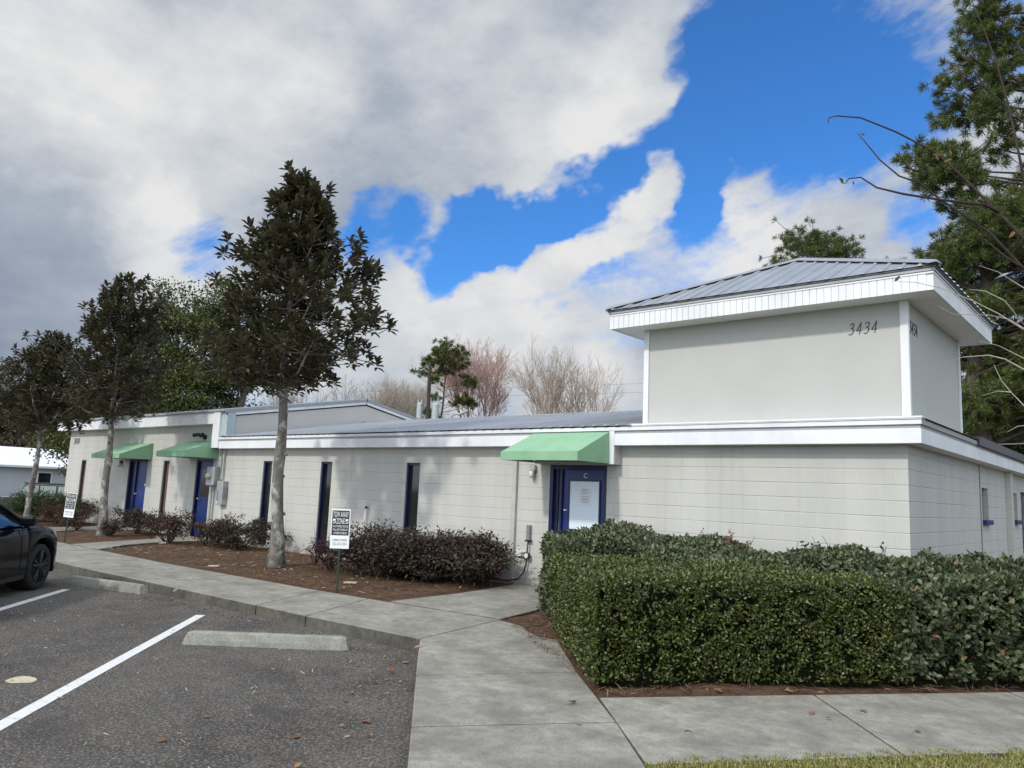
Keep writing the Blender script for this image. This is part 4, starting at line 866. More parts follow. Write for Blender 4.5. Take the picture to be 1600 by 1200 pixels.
def magnolia(base, prof, zc0, axis, n_ros, label, seed, r0=.13, L=.17):
    """trunk, limbs and big-leaved rosettes; prof: (z, left, right) half widths measured across the view"""
    r = np.random.default_rng(seed); base = np.array(base, float); root = thing('magnolia_tree', base, label, 'tree', 'magnolia trees in the planting beds')
    Z = [p[0] for p in prof]; wl = [p[1] for p in prof]; wr = [p[2] for p in prof]; zt = Z[-1]
    vr = nrm(np.array([rt[0], rt[1]])); vd = np.array([-vr[1], vr[0]])
    ax_z = [a[0] for a in axis]; ax_o = [a[1] for a in axis]
    def ctr(z): o = np.interp(z, ax_z, ax_o); return np.array([base[0]+vr[0]*o, base[1]+vr[1]*o, z])
    b = MB(); zs = np.linspace(0, zt-.3, 26); pts = []; rad = []
    for i, z in enumerate(zs):
        c = ctr(z); pts.append(c+np.array([.018*math.sin(z*3.1+seed), .018*math.cos(z*2.3+seed), 0])); t = z/zt
        rad.append(r0*(1-.86*t**.9)*(1+.10*math.sin(z*5.3+seed)*math.sin(z*2.1))*(1.45-.45*min(1, z/.35)))
    b.tube(pts, rad, 12)
    for k in range(9):                            # knots and pruned stubs on the stem
        z = r.uniform(.8, zc0+.4); a = r.uniform(0, 6.28); c = ctr(z); d = np.array([math.cos(a), math.sin(a), .35]); q = np.interp(z, zs, rad); b.tube([c+d*q*.4, c+d*(q+.035)], [.045, .028], 7)
    tips = []; S = []
    nl = 46
    for k in range(nl):
        z0 = zc0-.15+(zt-zc0-.35)*(k/nl)**1.05; a = k*2.39996+r.uniform(-.3, .3); e = np.array([math.cos(a), math.sin(a)])
        z1 = min(zt-.1, z0+r.uniform(.35, .95)); s = e@vr; w = np.interp(z1, Z, wr) if s > 0 else np.interp(z1, Z, wl); w *= r.uniform(.72, 1.0)*(1+.35*mnoise.noise(Vector((math.cos(a)*1.3, math.sin(a)*1.3, z1*.95+seed*5))))
        c0 = ctr(z0); c1 = ctr(z1); end = c1+np.array([e[0]*w, e[1]*w, 0]); mid = c0*.45+end*.55+np.array([0, 0, -.10]); rr_ = .035*(1-.6*k/nl)
        b.tube([c0, mid, end], [rr_, rr_*.65, .010], 5); tips.append(end)
        for j in range(int(5+5*w)):
            t = r.uniform(.25, 1.); p0 = c0*(1-t)+end*t if t < .5 else mid*(1-(t-.5)*2)+end*(t-.5)*2
            e2 = p0+np.array([*(r.normal(size=2)*.30*max(.5, w)), r.uniform(-.18, .42)]); S.append((p0, e2, .010, .006)); tips.append(e2)
    lump = lambda a, z: 1+.5*mnoise.noise(Vector((math.cos(a)*1.3, math.sin(a)*1.3, z*.95+seed*5)))
    for k in range(n_ros-len(tips)):
        z = zc0+(zt-zc0)*r.random()**1.15; a = r.uniform(0, 6.28); e = np.array([math.cos(a), math.sin(a)]); w = np.interp(z, Z, wr) if e@vr > 0 else np.interp(z, Z, wl); f = r.random()**.42*lump(a, z)
        p = ctr(z)+np.array([e[0]*w*f, e[1]*w*f, r.uniform(-.12, .12)]); tips.append(p); S.append((p-np.array([e[0]*.22, e[1]*.22, .14]), p, .009, .006))
    tips = np.array(tips); ok = fbm(tips, 1.35, seed*1.7, 2) > -.37; ok |= r.random(len(tips)) < .22; tips = tips[ok]
    V, Q = segV(S, 4); b.add(V, Q.tolist(), 1); b.build('trunk', [M['mag_bark'], M['twig']], root, smooth=True)
    nl = 11; P = np.repeat(tips, nl, 0); n = len(P); ang = np.tile(np.arange(nl)*2.4, len(tips))+r.random(n)*.8; el = np.tile(np.linspace(-.35, 1.15, nl), len(tips))+r.normal(size=n)*.22
    out = tips-np.array([ctr(z) for z in tips[:, 2]]); out[:, 2] = .25; od = np.repeat(nrm(out), nl, 0)
    A = nrm(np.column_stack([np.cos(ang)*np.cos(el), np.sin(ang)*np.cos(el), np.sin(el)])+od*.35); N = nrm(np.array([0, 0, 1.])+A*-.3+rdir(n, r)*.35)
    stem = np.column_stack([np.zeros(n), np.zeros(n), np.tile(np.linspace(-.07, .05, nl), len(tips))])
    V, Q = leafV(P+stem, A, N, L*r.uniform(.65, 1.15, n), L*.42*r.uniform(.8, 1.15, n), fold=.16, droop=.14); link('crown', npmesh('crown', V, Q), M['mag_leaf'], root)
    return root
magnolia((-10.48, -2.36, 0), [(3.3, .3, .5), (3.6, 1.35, .95), (3.95, 1.55, 1.45), (4.4, 1.5, 1.72), (4.9, 1.3, 1.78), (5.3, 1.25, 1.45), (5.9, 1.15, 1.38), (6.2, 1.05, 1.38), (6.7, .8, .85), (7.05, .6, .72), (7.4, .28, .42), (7.65, .1, .16)], 3.45,
         [(0, 0), (1.5, -.06), (3.5, -.14), (5, -.15), (8.1, -.13)], 1000, 'tall dark magnolia with a conical crown and pale spotted trunk, beside the near tow-away sign', 31, .135, .20)
magnolia((-18.76, -2.24, 0), [(3.0, .4, .4), (3.4, 1.25, 1.2), (4.3, 1.2, 1.25), (5.2, 1.0, 1.2), (5.7, .85, 1.15), (6.2, .55, 1.2), (6.5, .35, 1.1), (6.85, .15, .2)], 3.1, [(0, 0), (3, -.10), (7.1, -.22)], 720,
         'middle magnolia of the row, its knobby trunk in front of the leftmost green awning', 32, .115, .17)
magnolia((-23.75, -2.45, 0), [(2.6, .4, .4), (3.0, 1.2, 1.1), (3.8, 1.45, 1.4), (4.6, 1.4, 1.5), (5.2, .95, 1.1), (5.5, .5, .6), (5.75, .2, .2)], 2.9, [(0, 0), (2.6, .08), (5.8, .2)], 720,
         'farthest magnolia of the row with a pale greenish trunk behind the parked dark car', 33, .10, .17)

# ------------------------------------------------------------------ background trees
GZF = lambda x, y: float(ground_z(np.float64(x), np.float64(y)))
def bare_tree(pos, h, spread, label, tw, seed, depth=6, r0=.16, fork=1.6, up_=.55, name='bare_tree', stems=1, group='leafless trees beyond the roof', kids=3):
    r = np.random.default_rng(seed); base = np.array([pos[0], pos[1], GZF(pos[0], pos[1])]); root = thing(name, base, label, 'tree', group); S = []; TW = []
    def grow(p, d, l, rad, k):
        q = p; n = 3
        for i in range(n):
            d = nrm(d+r.normal(size=3)*.10+np.array([0, 0, .05])); q2 = q+d*l/n; (S if k <= 2 else TW).append((q, q2, rad*(1-.3*i/n), rad*(1-.3*(i+1)/n))); q = q2
            if k > 0 and k < depth and r.random() < .38:
                dd = nrm(d+r.normal(size=3)*spread*.9+np.array([0, 0, up_*.4])); grow(q, dd, l*.62, rad*.5, k+1)
        if k < depth:
            for j in range(kids if k < 4 else 2): grow(q, nrm(d*.9+r.normal(size=3)*spread+np.array([0, 0, up_*.5])), l*r.uniform(.62, .82), rad*.62, k+1)
    for s in range(stems):
        d = nrm(np.array([0, 0, 1.])+(r.normal(size=3)*.28 if stems > 1 else r.normal(size=3)*.04)); grow(base.copy(), d, h*(.30 if stems == 1 else .25), r0, 0)
    zmax = max(s[1][2] for s in S+TW)-base[2]; k = h/zmax
    f = lambda L_: [(base+(a-base)*k, base+(b-base)*k, max(c, .008), max(e, .006)) for a, b, c, e in L_]
    V, Q = segV(f(S), 5); link('trunk', npmesh('trunk', V, Q), tw, root, smooth=True)
    V, Q = segV(f(TW), 3); link('twigs', npmesh('twigs', V, Q), tw, root); return root
def leafy_tree(pos, h, blobs, label, leaf, seed, n, L, bark_='oak_bark', name='oak_tree', group=None, r0=.3, trunk=None, droop=0., W=.6, clus=90, sig=.55):
    """blobs: (dx across view, dy along view, z, rx, rz) ellipsoids filled with leaf clusters"""
    r = np.random.default_rng(seed); base = np.array([pos[0], pos[1], GZF(pos[0], pos[1])]); root = thing(name, base, label, 'tree', group)
    vr = nrm(np.array([rt[0], rt[1]])); vd = np.array([-vr[1], vr[0]]); C = []; wt = np.array([b[3]**2*b[4] for b in blobs]); wt = wt/wt.sum()
    for k in range(clus):
        b = blobs[r.choice(len(blobs), p=wt)]; d = rdir(1, r)[0]*r.random()**.4; o = vr*(b[0]+d[0]*b[3])+vd*(b[1]+d[1]*b[3]); C.append([base[0]+o[0], base[1]+o[1], base[2]+b[2]+d[2]*b[4]])
    C = np.array(C); t = MB(); tp = trunk or [(0, 0), (h*.35, 0), (h*.7, .2)]; pts = [base+np.array([vr[0]*o, vr[1]*o, z]) for z, o in tp]; pts[0] = base-np.array([0, 0, .3])
    t.tube(pts, np.linspace(r0, r0*.35, len(pts)), 9); S = []
    for c in C[::2]:
        z = min(max(c[2]-base[2]-r.uniform(.4, 2.2), tp[1][0]*.55), tp[-1][0]); o = np.interp(z, [q[0] for q in tp], [q[1] for q in tp]); p = base+np.array([vr[0]*o, vr[1]*o, z]); m = p*.5+c*.5+np.array([0, 0, -.25*np.linalg.norm(c-p)*.4]); S += [(p, m, r0*.26, r0*.17), (m, c, r0*.17, .02)]
    V, Q = segV(S, 6); t.add(V, Q.tolist()); t.build('trunk', M[bark_], root, smooth=True)
    ci = r.integers(0, len(C), n); sg = r.uniform(.5, 1.25, len(C))*sig; d = r.normal(size=(n, 3))*np.array([1, 1, .62]); P = C[ci]+d*sg[ci][:, None]; P[:, 2] -= droop*np.abs(r.normal(size=n))
    A = nrm(rdir(n, r)+np.array([0, 0, -.3-droop])); N = nrm(rdir(n, r)+np.array([0, 0, .7])); V, Q = diamV(P, A, N, L*r.uniform(.6, 1.3, n), L*W*r.uniform(.7, 1.2, n)); link('crown', npmesh('crown', V, Q), leaf, root); return root
def pine_tree(pos, h, tufts, label, seed, group=None, r0=.2, trunk=None, Ln=.24, Wn=.016, nn=38, zb=0.):
    """tufts: list of (across, along, z, size) limb-end clumps; each grows shoots carrying sprays of needles"""
    r = np.random.default_rng(seed); base = np.array([pos[0], pos[1], GZF(pos[0], pos[1])]); root = thing('pine_tree', base, label, 'tree', group); vr = nrm(np.array([rt[0], rt[1]])); vd = np.array([-vr[1], vr[0]])
    tp = trunk or [(0, 0), (h*.5, .05), (h*.97, .0)]; t = MB(); pts = [base+np.array([vr[0]*o, vr[1]*o, z]) for z, o in tp]; t.tube(pts, np.linspace(r0, r0*.3, len(pts)), 10)
    S = []; P = []; D = []
    for (a, d, z, s) in tufts:
        c = base+np.array([*(vr*a+vd*d), z]); zo = max(.3*h, z-r.uniform(.1, .5)*math.hypot(a, d)-.2); zo = min(zo, tp[-1][0]); o = np.interp(zo, [q[0] for q in tp], [q[1] for q in tp]); p = base+np.array([vr[0]*o, vr[1]*o, zo]); m = p*.4+c*.6+np.array([0, 0, -.12*math.hypot(a, d)*.5]); S += [(p, m, r0*.22, r0*.14), (m, c, r0*.14, .015)]
        for k in range(max(6, int(34*s*s))):
            q = c+r.normal(size=3)*np.array([.48, .48, .26])*s; dr = nrm((q-c)*.8+np.array([0, 0, .35])+r.normal(size=3)*.25); S.append((c*.5+q*.5, q, .016, .008)); P.append(q); D.append(dr)
    P = np.array(P); D = np.array(D); n = len(P)*nn; PP = np.repeat(P, nn, 0)-np.repeat(D, nn, 0)*(r.random(n)*.16)[:, None]; A = nrm(np.repeat(D, nn, 0)*.75+rdir(n, r)*.85); Nn = rdir(n, r)
    L_ = Ln*r.uniform(.7, 1.15, n); V, Q = diamV(PP+A*L_[:, None]*.5, A, Nn, L_, Wn); link('crown', npmesh('crown', V, Q), M['pine_leaf'], root); V, Q = segV(S, 5); t.add(V, Q.tolist()); t.build('trunk', M['pine_bark'], root, smooth=True); return root
def build_background():
    # bare trees over the middle roof
    bare_tree(at(775, 650, 65)[:2], 15.2, .40, 'round-topped bare tree with reddish twigs right of the green pine', M['red_twig'], 41, 7, .17, kids=3)
    bare_tree(at(868, 650, 60)[:2], 14.6, .34, 'wide tan bare tree nearest the roof tower', M['tan_twig'], 42, 6, .13, stems=4, kids=2)
    bare_tree(at(915, 650, 63)[:2], 12.2, .36, 'lower tan bare tree leaning towards the tower', M['tan_twig'], 47, 6, .12, stems=3, kids=2)
    bare_tree(at(628, 650, 62)[:2], 11.8, .42, 'pale bare tree left of the utility pole', M['pale_twig'], 43, 6, .12, stems=2, kids=3)
    bare_tree(at(528, 640, 58)[:2], 10.8, .42, 'pale bare tree behind the big magnolia', M['pale_twig'], 44, 6, .12, stems=2, kids=3)
    bare_tree(at(735, 650, 72)[:2], 9.5, .42, 'low pale bare tree between pine and reddish tree', M['pale_twig'], 46, 5, .1, stems=2, kids=3)
    pine_tree(at(690, 655, 60)[:2], 13.9, [(.2, 0, 13.4, 1.0), (-.5, .4, 13.0, .9), (.9, .3, 12.9, 1.0), (-.9, 0, 12.2, .95), (.3, -.5, 12.4, 1.1), (1.2, 0, 12.0, .9), (-1.6, .2, 11.4, .75), (0, .6, 11.5, .8), (2.0, .2, 10.9, .8), (2.3, -.3, 10.6, .6), (-.7, -.5, 10.8, .6), (1.5, 0, 9.3, .75), (2.2, .3, 9.0, .7), (1.0, .3, 9.1, .5), (-.6, .3, 9.4, .5), (-1.0, 0, 8.3, .5), (-.5, .2, 7.8, .4)], 'slim green pine with tufted crown beside the utility pole', 51, 'pines around the building', .13, [(0, -.4), (6, -.2), (9, .05), (13.4, .15)], .36, .045, 44)
    r = np.random.default_rng(5)
    tf = [(-3.2, 0, 13.2, .9), (-2.6, .5, 13.6, .8), (-1.9, 0, 14.2, 1.0), (-1.2, .4, 15.0, 1.1), (-.4, 0, 15.2, 1.1), (.4, .2, 14.9, 1.0), (1.0, -.3, 14.7, .9), (1.9, .2, 14.6, .7), (-.8, -.6, 14.4, 1.0), (.2, .6, 14.2, .9), (2.0, 0, 13.7, .8), (1.2, .5, 13.5, .8), (-1.6, -.5, 13.4, .8), (2.3, .3, 13.0, .7), (0, 0, 13.3, .6), (-2.4, .2, 12.6, .7), (1.0, 0, 12.4, .8), (-1, 0, 12, .8)]
    tf = [(a*.82, b, z, s*.95) for a, b, z, s in tf]+[(r.uniform(-1.6, 1.4), r.uniform(-.8, .8), r.uniform(13.4, 15.0), .9) for k in range(10)]
    pine_tree(at(1282, 420, 40)[:2], 15.8, tf, 'flat-topped pine peeking over the tower roof', 52, 'pines around the building', .2, None, .26, .020, 48)
    tf = [(r.uniform(-2.2, 2.4), r.uniform(-1, 1), r.uniform(12.6, 15.2), .85) for k in range(12)]
    pine_tree(at(1440, 420, 46)[:2], 15.9, tf, 'small distant pine top just right of the tower roof', 53, 'pines around the building', .2, None, .28, .024, 26)
    # big pine at the right edge
    tf = [(-1.4, .4, 18.6, .95), (-.8, -.3, 19.2, .9), (-2.0, .3, 17.4, .85), (-1.0, .8, 17.8, .95), (-2.3, 0, 16.6, .8), (-2.9, .3, 15.6, .85), (-2.1, -.4, 15.2, .9), (-1.1, .3, 16.2, .9), (-3.3, .2, 14.6, .85), (-2.6, .8, 14.2, .8), (-1.7, 0, 14.1, .9), (-3.6, -.3, 13.6, .75), (-.9, .5, 15, .85),
          (-5.3, .2, 12.4, .85), (-4.6, .6, 12.7, .8), (-4.9, -.4, 11.8, .9), (-4.0, 0, 12.1, .9), (-3.3, .5, 12.4, .75), (-3.7, -.3, 11.3, .7), (-2.7, .2, 11.9, .7), (-5.5, 0, 11.6, .6), (-4.4, .4, 11.0, .6), (-1.6, .3, 12.9, .7), (-.8, 0, 13.4, .7), (0, 1, 17, 1.), (1.2, .5, 16, 1.), (1.8, 0, 14, 1.), (0, -.5, 18.6, 1.), (1, 0, 19.5, 1.), (2.4, .4, 12.5, 1.), (.3, .2, 20.4, 1.), (-.3, .2, 11.8, .7)]
    tf = [(a*.60-.05, b, z, s*1.08) for a, b, z, s in tf]
    pine_tree(at(1646, 720, 27)[:2], 21.5, tf, 'tall pine cut by the right edge of the picture, with long boughs over the tower', 54, 'pines around the building', .19, None, .26, .018, 92)
    tf = []
    for k in range(165):
        z = r.uniform(4.4, 10.6); w = np.interp(z, [4.4, 6.4, 8.4, 9.8, 10.6], [1.9, 2.4, 2.3, 1.7, .7]); a = r.uniform(-1, 1); tf.append((a*w+1.15, r.uniform(-1.4, 1.4), z+r.uniform(-.2, .2), r.uniform(.6, .95)))
    pine_tree(at(1548, 720, 25)[:2], 11.2, tf, 'bushy yellow-green pine with a forked grey trunk behind the tower side wall', 55, 'pines around the building', .27, [(0, .1), (3.4, -.1), (5.2, -.45), (9, .2), (11, .8)], .22, .017, 72)
    t = MB(); p = at(1548, 720, 24.8); q = np.array([p[0], p[1], 0])
    # dark understorey behind the right end
    for k, (px, d, w, z) in enumerate([(1520, 34, 2.6, 4.6), (1570, 31, 2.6, 4.2), (1625, 30, 2.8, 5.0), (1690, 30, 3, 6.0), (1490, 44, 3, 5)]):
        leafy_tree(at(px, 720, d)[:2], z+1.5, [(0, 0, z*.55, w, z*.5)], ['dark leafy understorey tree right behind the tower corner', 'dark leafy understorey tree under the forked pine', 'dark understorey tree at the right picture edge', 'dark understorey tree beyond the right picture edge', 'dark understorey tree far behind the tower side'][k], M['oak_leaf'], 60+k, 9000, .20, name='understorey_tree', group='understorey trees behind the building', r0=.14, clus=60, sig=.5)
    # woods on the left
    def ob(h): return [(-1.6, 0, h*.55, 2.3, 2.2), (1.2, .6, h*.62, 2.6, 2.6), (-.2, 0, h*.82, 2.2, 2.2), (.4, .5, h*.42, 3.0, 2.4)]
    leafy_tree(at(262, 650, 50)[:2], 14.4, [(-.6, 0, 13.0, 1.8, 1.7), (.6, 0, 11.6, 2.3, 1.9), (-1.2, 0, 10, 2.4, 1.9), (1.2, .5, 9.4, 2.5, 2.0), (-1.4, 0, 7.4, 3.0, 2.2), (1.6, 0, 6.6, 2.8, 2.2), (0, .5, 4.6, 3.6, 2.2)], 'tall drooping green tree between the two nearer magnolias', M['oak_leaf'], 71, 40000, .20, group='trees behind the left wing', droop=.25, clus=190, sig=.52)
    leafy_tree(at(358, 650, 48)[:2], 14.8, [(-.2, 0, 13.2, 1.6, 1.5), (-.8, 0, 11.4, 2.2, 1.9), (.3, 0, 9.6, 2.2, 1.9), (-1.3, .3, 8.0, 2.2, 1.8), (-1.6, .3, 6.0, 2.3, 2.0)], 'green tree with a leaning bare trunk behind the biggest magnolia', M['oak_leaf'], 72, 24000, .19, group='trees behind the left wing', trunk=[(0, .1), (5, .45), (9, 1.0), (13, .3)], r0=.26, clus=120, sig=.5)
    leafy_tree(at(205, 650, 58)[:2], 11.8, ob(11.0), 'dark green tree behind the middle magnolia', M['oak_leaf'], 73, 20000, .21, group='trees behind the left wing', clus=110)
    leafy_tree(at(150, 650, 66)[:2], 10.8, ob(10), 'olive tree behind the left roof end', M['oak_leaf'], 74, 14000, .23, group='trees behind the left wing', clus=110)
    leafy_tree(at(322, 650, 62)[:2], 9, ob(8), 'low dark tree filling behind the left wing roof', M['oak_leaf'], 75, 9000, .22, group='trees behind the left wing', clus=80)
    leafy_tree(at(415, 650, 56)[:2], 8.2, [(0, 0, 6.5, 1.9, 1.2), (-1, 0, 5.2, 2, 1.2), (1.2, 0, 5.6, 1.4, 1)], 'yellow-green round bush top above the left roof', M['yellow_leaf'], 76, 7000, .17, name='yellow_green_tree', group='trees behind the left wing', clus=60, sig=.4)
    for k, (px, d, h) in enumerate([(-60, 90, 15), (10, 95, 14), (62, 88, 12.5), (108, 98, 12), (-130, 92, 16), (150, 92, 11)]):
        leafy_tree(at(px, 720, d)[:2], h, [(0, 0, h*.35, 4.5, h*.33), (1, 0, h*.68, 3.4, h*.26), (-1.5, 0, h*.6, 3, h*.25)], ['brownish scrub tree beyond the white building, off the left edge', 'brownish scrub tree above the white roof at the left edge', 'brownish scrub tree above the middle of the white roof', 'brownish scrub tree above the right end of the white roof', 'brownish scrub tree far off to the left', 'brownish scrub tree behind the corner of the left wing'][k], M['scrub_leaf'] if k != 4 else M['oak_leaf'], 80+k, 17000, .34, name='scrub_tree', group='scrub trees beyond the white building', bark_='oak_bark', r0=.16, clus=110, sig=.75)
    # far belt of woods
    rr = np.random.default_rng(99); n = 26000; px = np.where(rr.random(n) < .62, rr.uniform(-700, 640, n), rr.uniform(1380, 2300, n)); d = rr.uniform(115, 135, n); P = np.array([at(a, 740, b) for a, b in zip(px, d)]); top = 6.5+3.2*np.array([mnoise.noise(Vector((p[0]*.09, p[1]*.09, 0))) for p in P]); P[:, 2] = -1.2+(top+1.5)*rr.random(n)
    V, Q = diamV(P, rdir(n, rr), rdir(n, rr), rr.uniform(.7, 1.3, n), .7); tag(link('distant_woods', npmesh('distant_woods', V, Q), M['scrub_leaf']), 'brown-green belt of woods along the horizon', 'woods', kind='stuff')
build_background()

# ------------------------------------------------------------------ thin branches reaching in from the right
def build_reaching_branches():
    base = np.array([2.35, -1.75, -.02]); root = thing('sapling', base, 'nearly leafless sapling reaching thin branches in from the right edge', 'tree')
    dd = 8.3
    def pt(x, y, k=0.): return at(x, y, dd+k)
    trunk = [base, pt(1706, 760), pt(1700, 560), pt(1690, 430), pt(1672, 330), pt(1650, 250)]
    MB().tube(trunk, [.05, .045, .04, .032, .024, .014], 8).build('trunk', M['twig'], root, smooth=True)
    dark = [[(1690, 430), (1640, 440), (1600, 372), (1560, 332), (1500, 272), (1462, 238), (1400, 206), (1345, 184), (1308, 181), (1295, 184), (1294, 192)],
            [(1690, 430), (1645, 470), (1600, 420), (1545, 362), (1470, 312), (1437, 286), (1405, 275), (1375, 250), (1352, 222), (1340, 208)],
            [(1560, 332), (1540, 320), (1470, 312), (1412, 303), (1370, 293), (1345, 277), (1326, 279), (1321, 286)],
            [(1672, 330), (1612, 340), (1590, 232), (1575, 162), (1558, 102), (1540, 52), (1517, -2)],
            [(1612, 340), (1600, 192), (1572, 166), (1540, 136), (1512, 98), (1505, 86)], [(1545, 140), (1522, 126), (1497, 108)], [(1540, 105), (1520, 92), (1513, 80)], [(1437, 268), (1422, 264), (1414, 252)],
            [(1600, 372), (1580, 402), (1545, 362)], [(1600, 420), (1570, 400), (1520, 360), (1500, 340)]]
    pale = [[(1700, 560), (1640, 545), (1600, 515), (1560, 490), (1520, 470), (1470, 450), (1430, 441), (1404, 440)], [(1640, 545), (1610, 520), (1580, 500), (1545, 492), (1490, 491), (1466, 479)], [(1700, 600), (1640, 600), (1590, 572), (1570, 561), (1545, 555), (1505, 558), (1478, 567)],
            [(1700, 640), (1650, 650), (1600, 634), (1580, 613), (1565, 595), (1553, 570)], [(1580, 613), (1560, 611), (1535, 618)], [(1700, 680), (1640, 662), (1590, 666), (1574, 675)], [(1610, 520), (1570, 470), (1540, 455), (1515, 452)], [(1700, 560), (1640, 480), (1600, 450), (1560, 425), (1530, 415)], [(1640, 600), (1600, 560), (1560, 540), (1530, 533)]]
    for nm, grp, mt, w in (('dark_branches', dark, 'twig_dark', .011), ('pale_branches', pale, 'pale_twig', .0055)):
        b = MB()
        for i, L_ in enumerate(grp): n = len(L_); b.tube([pt(x, y, .25*math.sin(i*1.7+j*.45)*(1 if j else 0)) for j, (x, y) in enumerate(L_)], np.linspace(w*(1.5 if n > 6 else 1.), w*.38, n), 5)
        b.build(nm, M[mt], root, smooth=True)
    r = np.random.default_rng(17); P = []; A = []
    for (x, y, k) in [(1321, 285, 2), (1340, 282, 1), (1343, 212, 1), (1465, 234, 3), (1488, 104, 2), (1500, 110, 2), (1505, 90, 3), (1514, 88, 2), (1525, 122, 1), (1484, 248, 3), (1470, 236, 2), (1550, 200, 3), (1545, 205, 2), (1592, 360, 2), (1404, 440, 1), (1550, 240, 1), (1590, 215, 2)]:
        for j in range(k): P.append(pt(x, y)+r.normal(size=3)*.02); A.append(r.normal(size=3)+np.array([-.3, 0, -.2]))
    V, Q = leafV(np.array(P), np.array(A), rdir(len(P), r), .085, .034); link('leaves', npmesh('leaves', V, Q), leafmat('tan_leaf', [(0, (.12, .10, .035)), (.6, (.24, .19, .08)), (1, (.25, .10, .05))], .6, .3, .25), root)
build_reaching_branches()

# ------------------------------------------------------------------ lawn, straw, fallen leaves
def build_litter():
    r = np.random.default_rng(23); u = np.array([.603, .798]); nv = np.array([.798, -.603]); c0 = np.array([.06, -6.50])
    tag(MB().add([(*(c0+nv*.0), -.03), (4.1, -10.4, -.03), (30, -10, -.03), (30, 30, -.03), (*(c0+u*15.8), -.03)], [[0, 1, 2, 3, 4]]).build('lawn', M['ground']), kind='structure')
    def blades(n, s0, s1, t0, t1, Lm, w):
        s = r.uniform(s0, s1, n); t = r.uniform(t0, t1, n)+.05*np.sin(s*9+2*np.sin(s*23)); P = np.column_stack([c0+np.outer(s, u)+np.outer(t, nv), np.full(n, -.03)]); m = (P[:, 0]-.08)*.72+(P[:, 1]+6.56)*.69 > .03; P = P[m]
        g = fbm(P, 1.5, 4., 2); P = P[(g+r.normal(size=len(P))*.15) > -.38]; k = len(P)
        A = nrm(np.column_stack([r.normal(size=(k, 2))*.65, np.ones(k)])); L_ = Lm*r.uniform(.5, 1.35, k); V, Q = leafV(P, A, rdir(k, r), L_, w, .1, .25); return V, Q
    V1, Q1 = blades(90000, -.2, 5.5, -.06, .75, .040, .0042); V2, Q2 = blades(26000, 0, 8, .7, 3.2, .06, .008)
    tag(link('lawn_grass', npmesh('lawn_grass', np.concatenate([V1, V2]), np.concatenate([Q1, Q2+len(V1)])), M['grass']), 'patchy straw and green lawn grass along the sidewalk', 'grass', kind='stuff')
    # straw over the beds
    P = []
    for (poly, n) in (([(-16.4, -.2), (-16.4, -1.4), (-15.0, -3.7), (-11.4, -3.72), (-8.7, -3.58), (-7, -3.48), (-6.1, -3.38), (-6.15, -2.0), (-6.5, -.2)], 15000), ([(-4.0, -3.25), (-1.9, -4.72), (-1.05, -5.38), (2.2, -1.15), (1.5, -.8), (-.9, -4.2), (-3.2, -2.9), (-4.2, -1.8)], 4200), ([(-20.3, -3.6), (-17.2, -3.6), (-18.6, -.3), (-21, -.3)], 2500)):
        Pn = np.array(poly); x0, y0 = Pn.min(0); x1, y1 = Pn.max(0); X = r.uniform(x0, x1, n*2); Y = r.uniform(y0, y1, n*2); m = poly_inside(Pn, X, Y); X, Y = X[m][:n], Y[m][:n]
        z = np.array([-.02+.045*(.5+.9*mnoise.noise(Vector((x*1.1, y*1.1, 3)))) for x, y in zip(X, Y)])+r.uniform(.006, .03, len(X)); P.append(np.column_stack([X, Y, z]))
    P = np.concatenate(P); n = len(P); A = nrm(np.column_stack([r.normal(size=(n, 2)), r.normal(size=n)*.12])); V, Q = diamV(P, A, nrm(rdir(n, r)*.3+np.array([0, 0, 1.])), r.uniform(.07, .22, n), r.uniform(.005, .012, n))
    tag(link('pine_straw', npmesh('pine_straw', V, Q), M['straw']), 'reddish brown pine straw scattered over the planting beds', 'mulch', kind='stuff')
    # fallen leaves on beds, walks and along the kerb
    px = [(1270, 1112), (1290, 1122), (1430, 1140), (1345, 1108), (1225, 1078), (1275, 1082), (1380, 1078), (1440, 1076), (660, 1010), (640, 1035), (622, 1065), (630, 1075), (615, 1050), (600, 1080), (650, 1100), (905, 1130), (1375, 1185), (270, 925), (560, 910), (700, 938), (900, 1098), (980, 1082), (1130, 1082), (1075, 1140), (330, 1120), (470, 1150), (260, 1155), (580, 1130)]
    P = [onZ(x, y, 0.006 if x > 655 or y < 1000 else GZ+.008) for x, y in px]
    for k in range(240):
        if k < 130: x = r.uniform(-11, -3.9); y = np.interp(x, [-12.7, -7.1, -3.7], [-5.5, -5.28, -5.1])-abs(r.normal())*.22; P.append((x, y, GZ+.008))
        elif k < 190: s = r.uniform(0, 4.2); q = np.array([-3.70, -5.0])+np.array([.70, -.714])*s-np.array([.714, .70])*(.05+abs(r.normal())*.25); P.append((*q, GZ+.008))
        else: x = r.uniform(-14, -6.3); P.append((x, r.uniform(-3.5, -.6), .03))
    P = np.array(P, float); n = len(P); A = nrm(np.column_stack([r.normal(size=(n, 2)), r.normal(size=n)*.2])); L_ = np.where(np.arange(n) < len(px), r.uniform(.05, .10, n), r.uniform(.02, .06, n)); V, Q = leafV(P, A, nrm(rdir(n, r)*.35+np.array([0, 0, 1.])), L_, L_*.5, .3, -.1)
    tag(link('fallen_leaves', npmesh('fallen_leaves', V, Q), M['dead_leaf']), 'brown fallen leaves and bits scattered on pavement and beds', 'leaves', kind='stuff')
    b = MB()
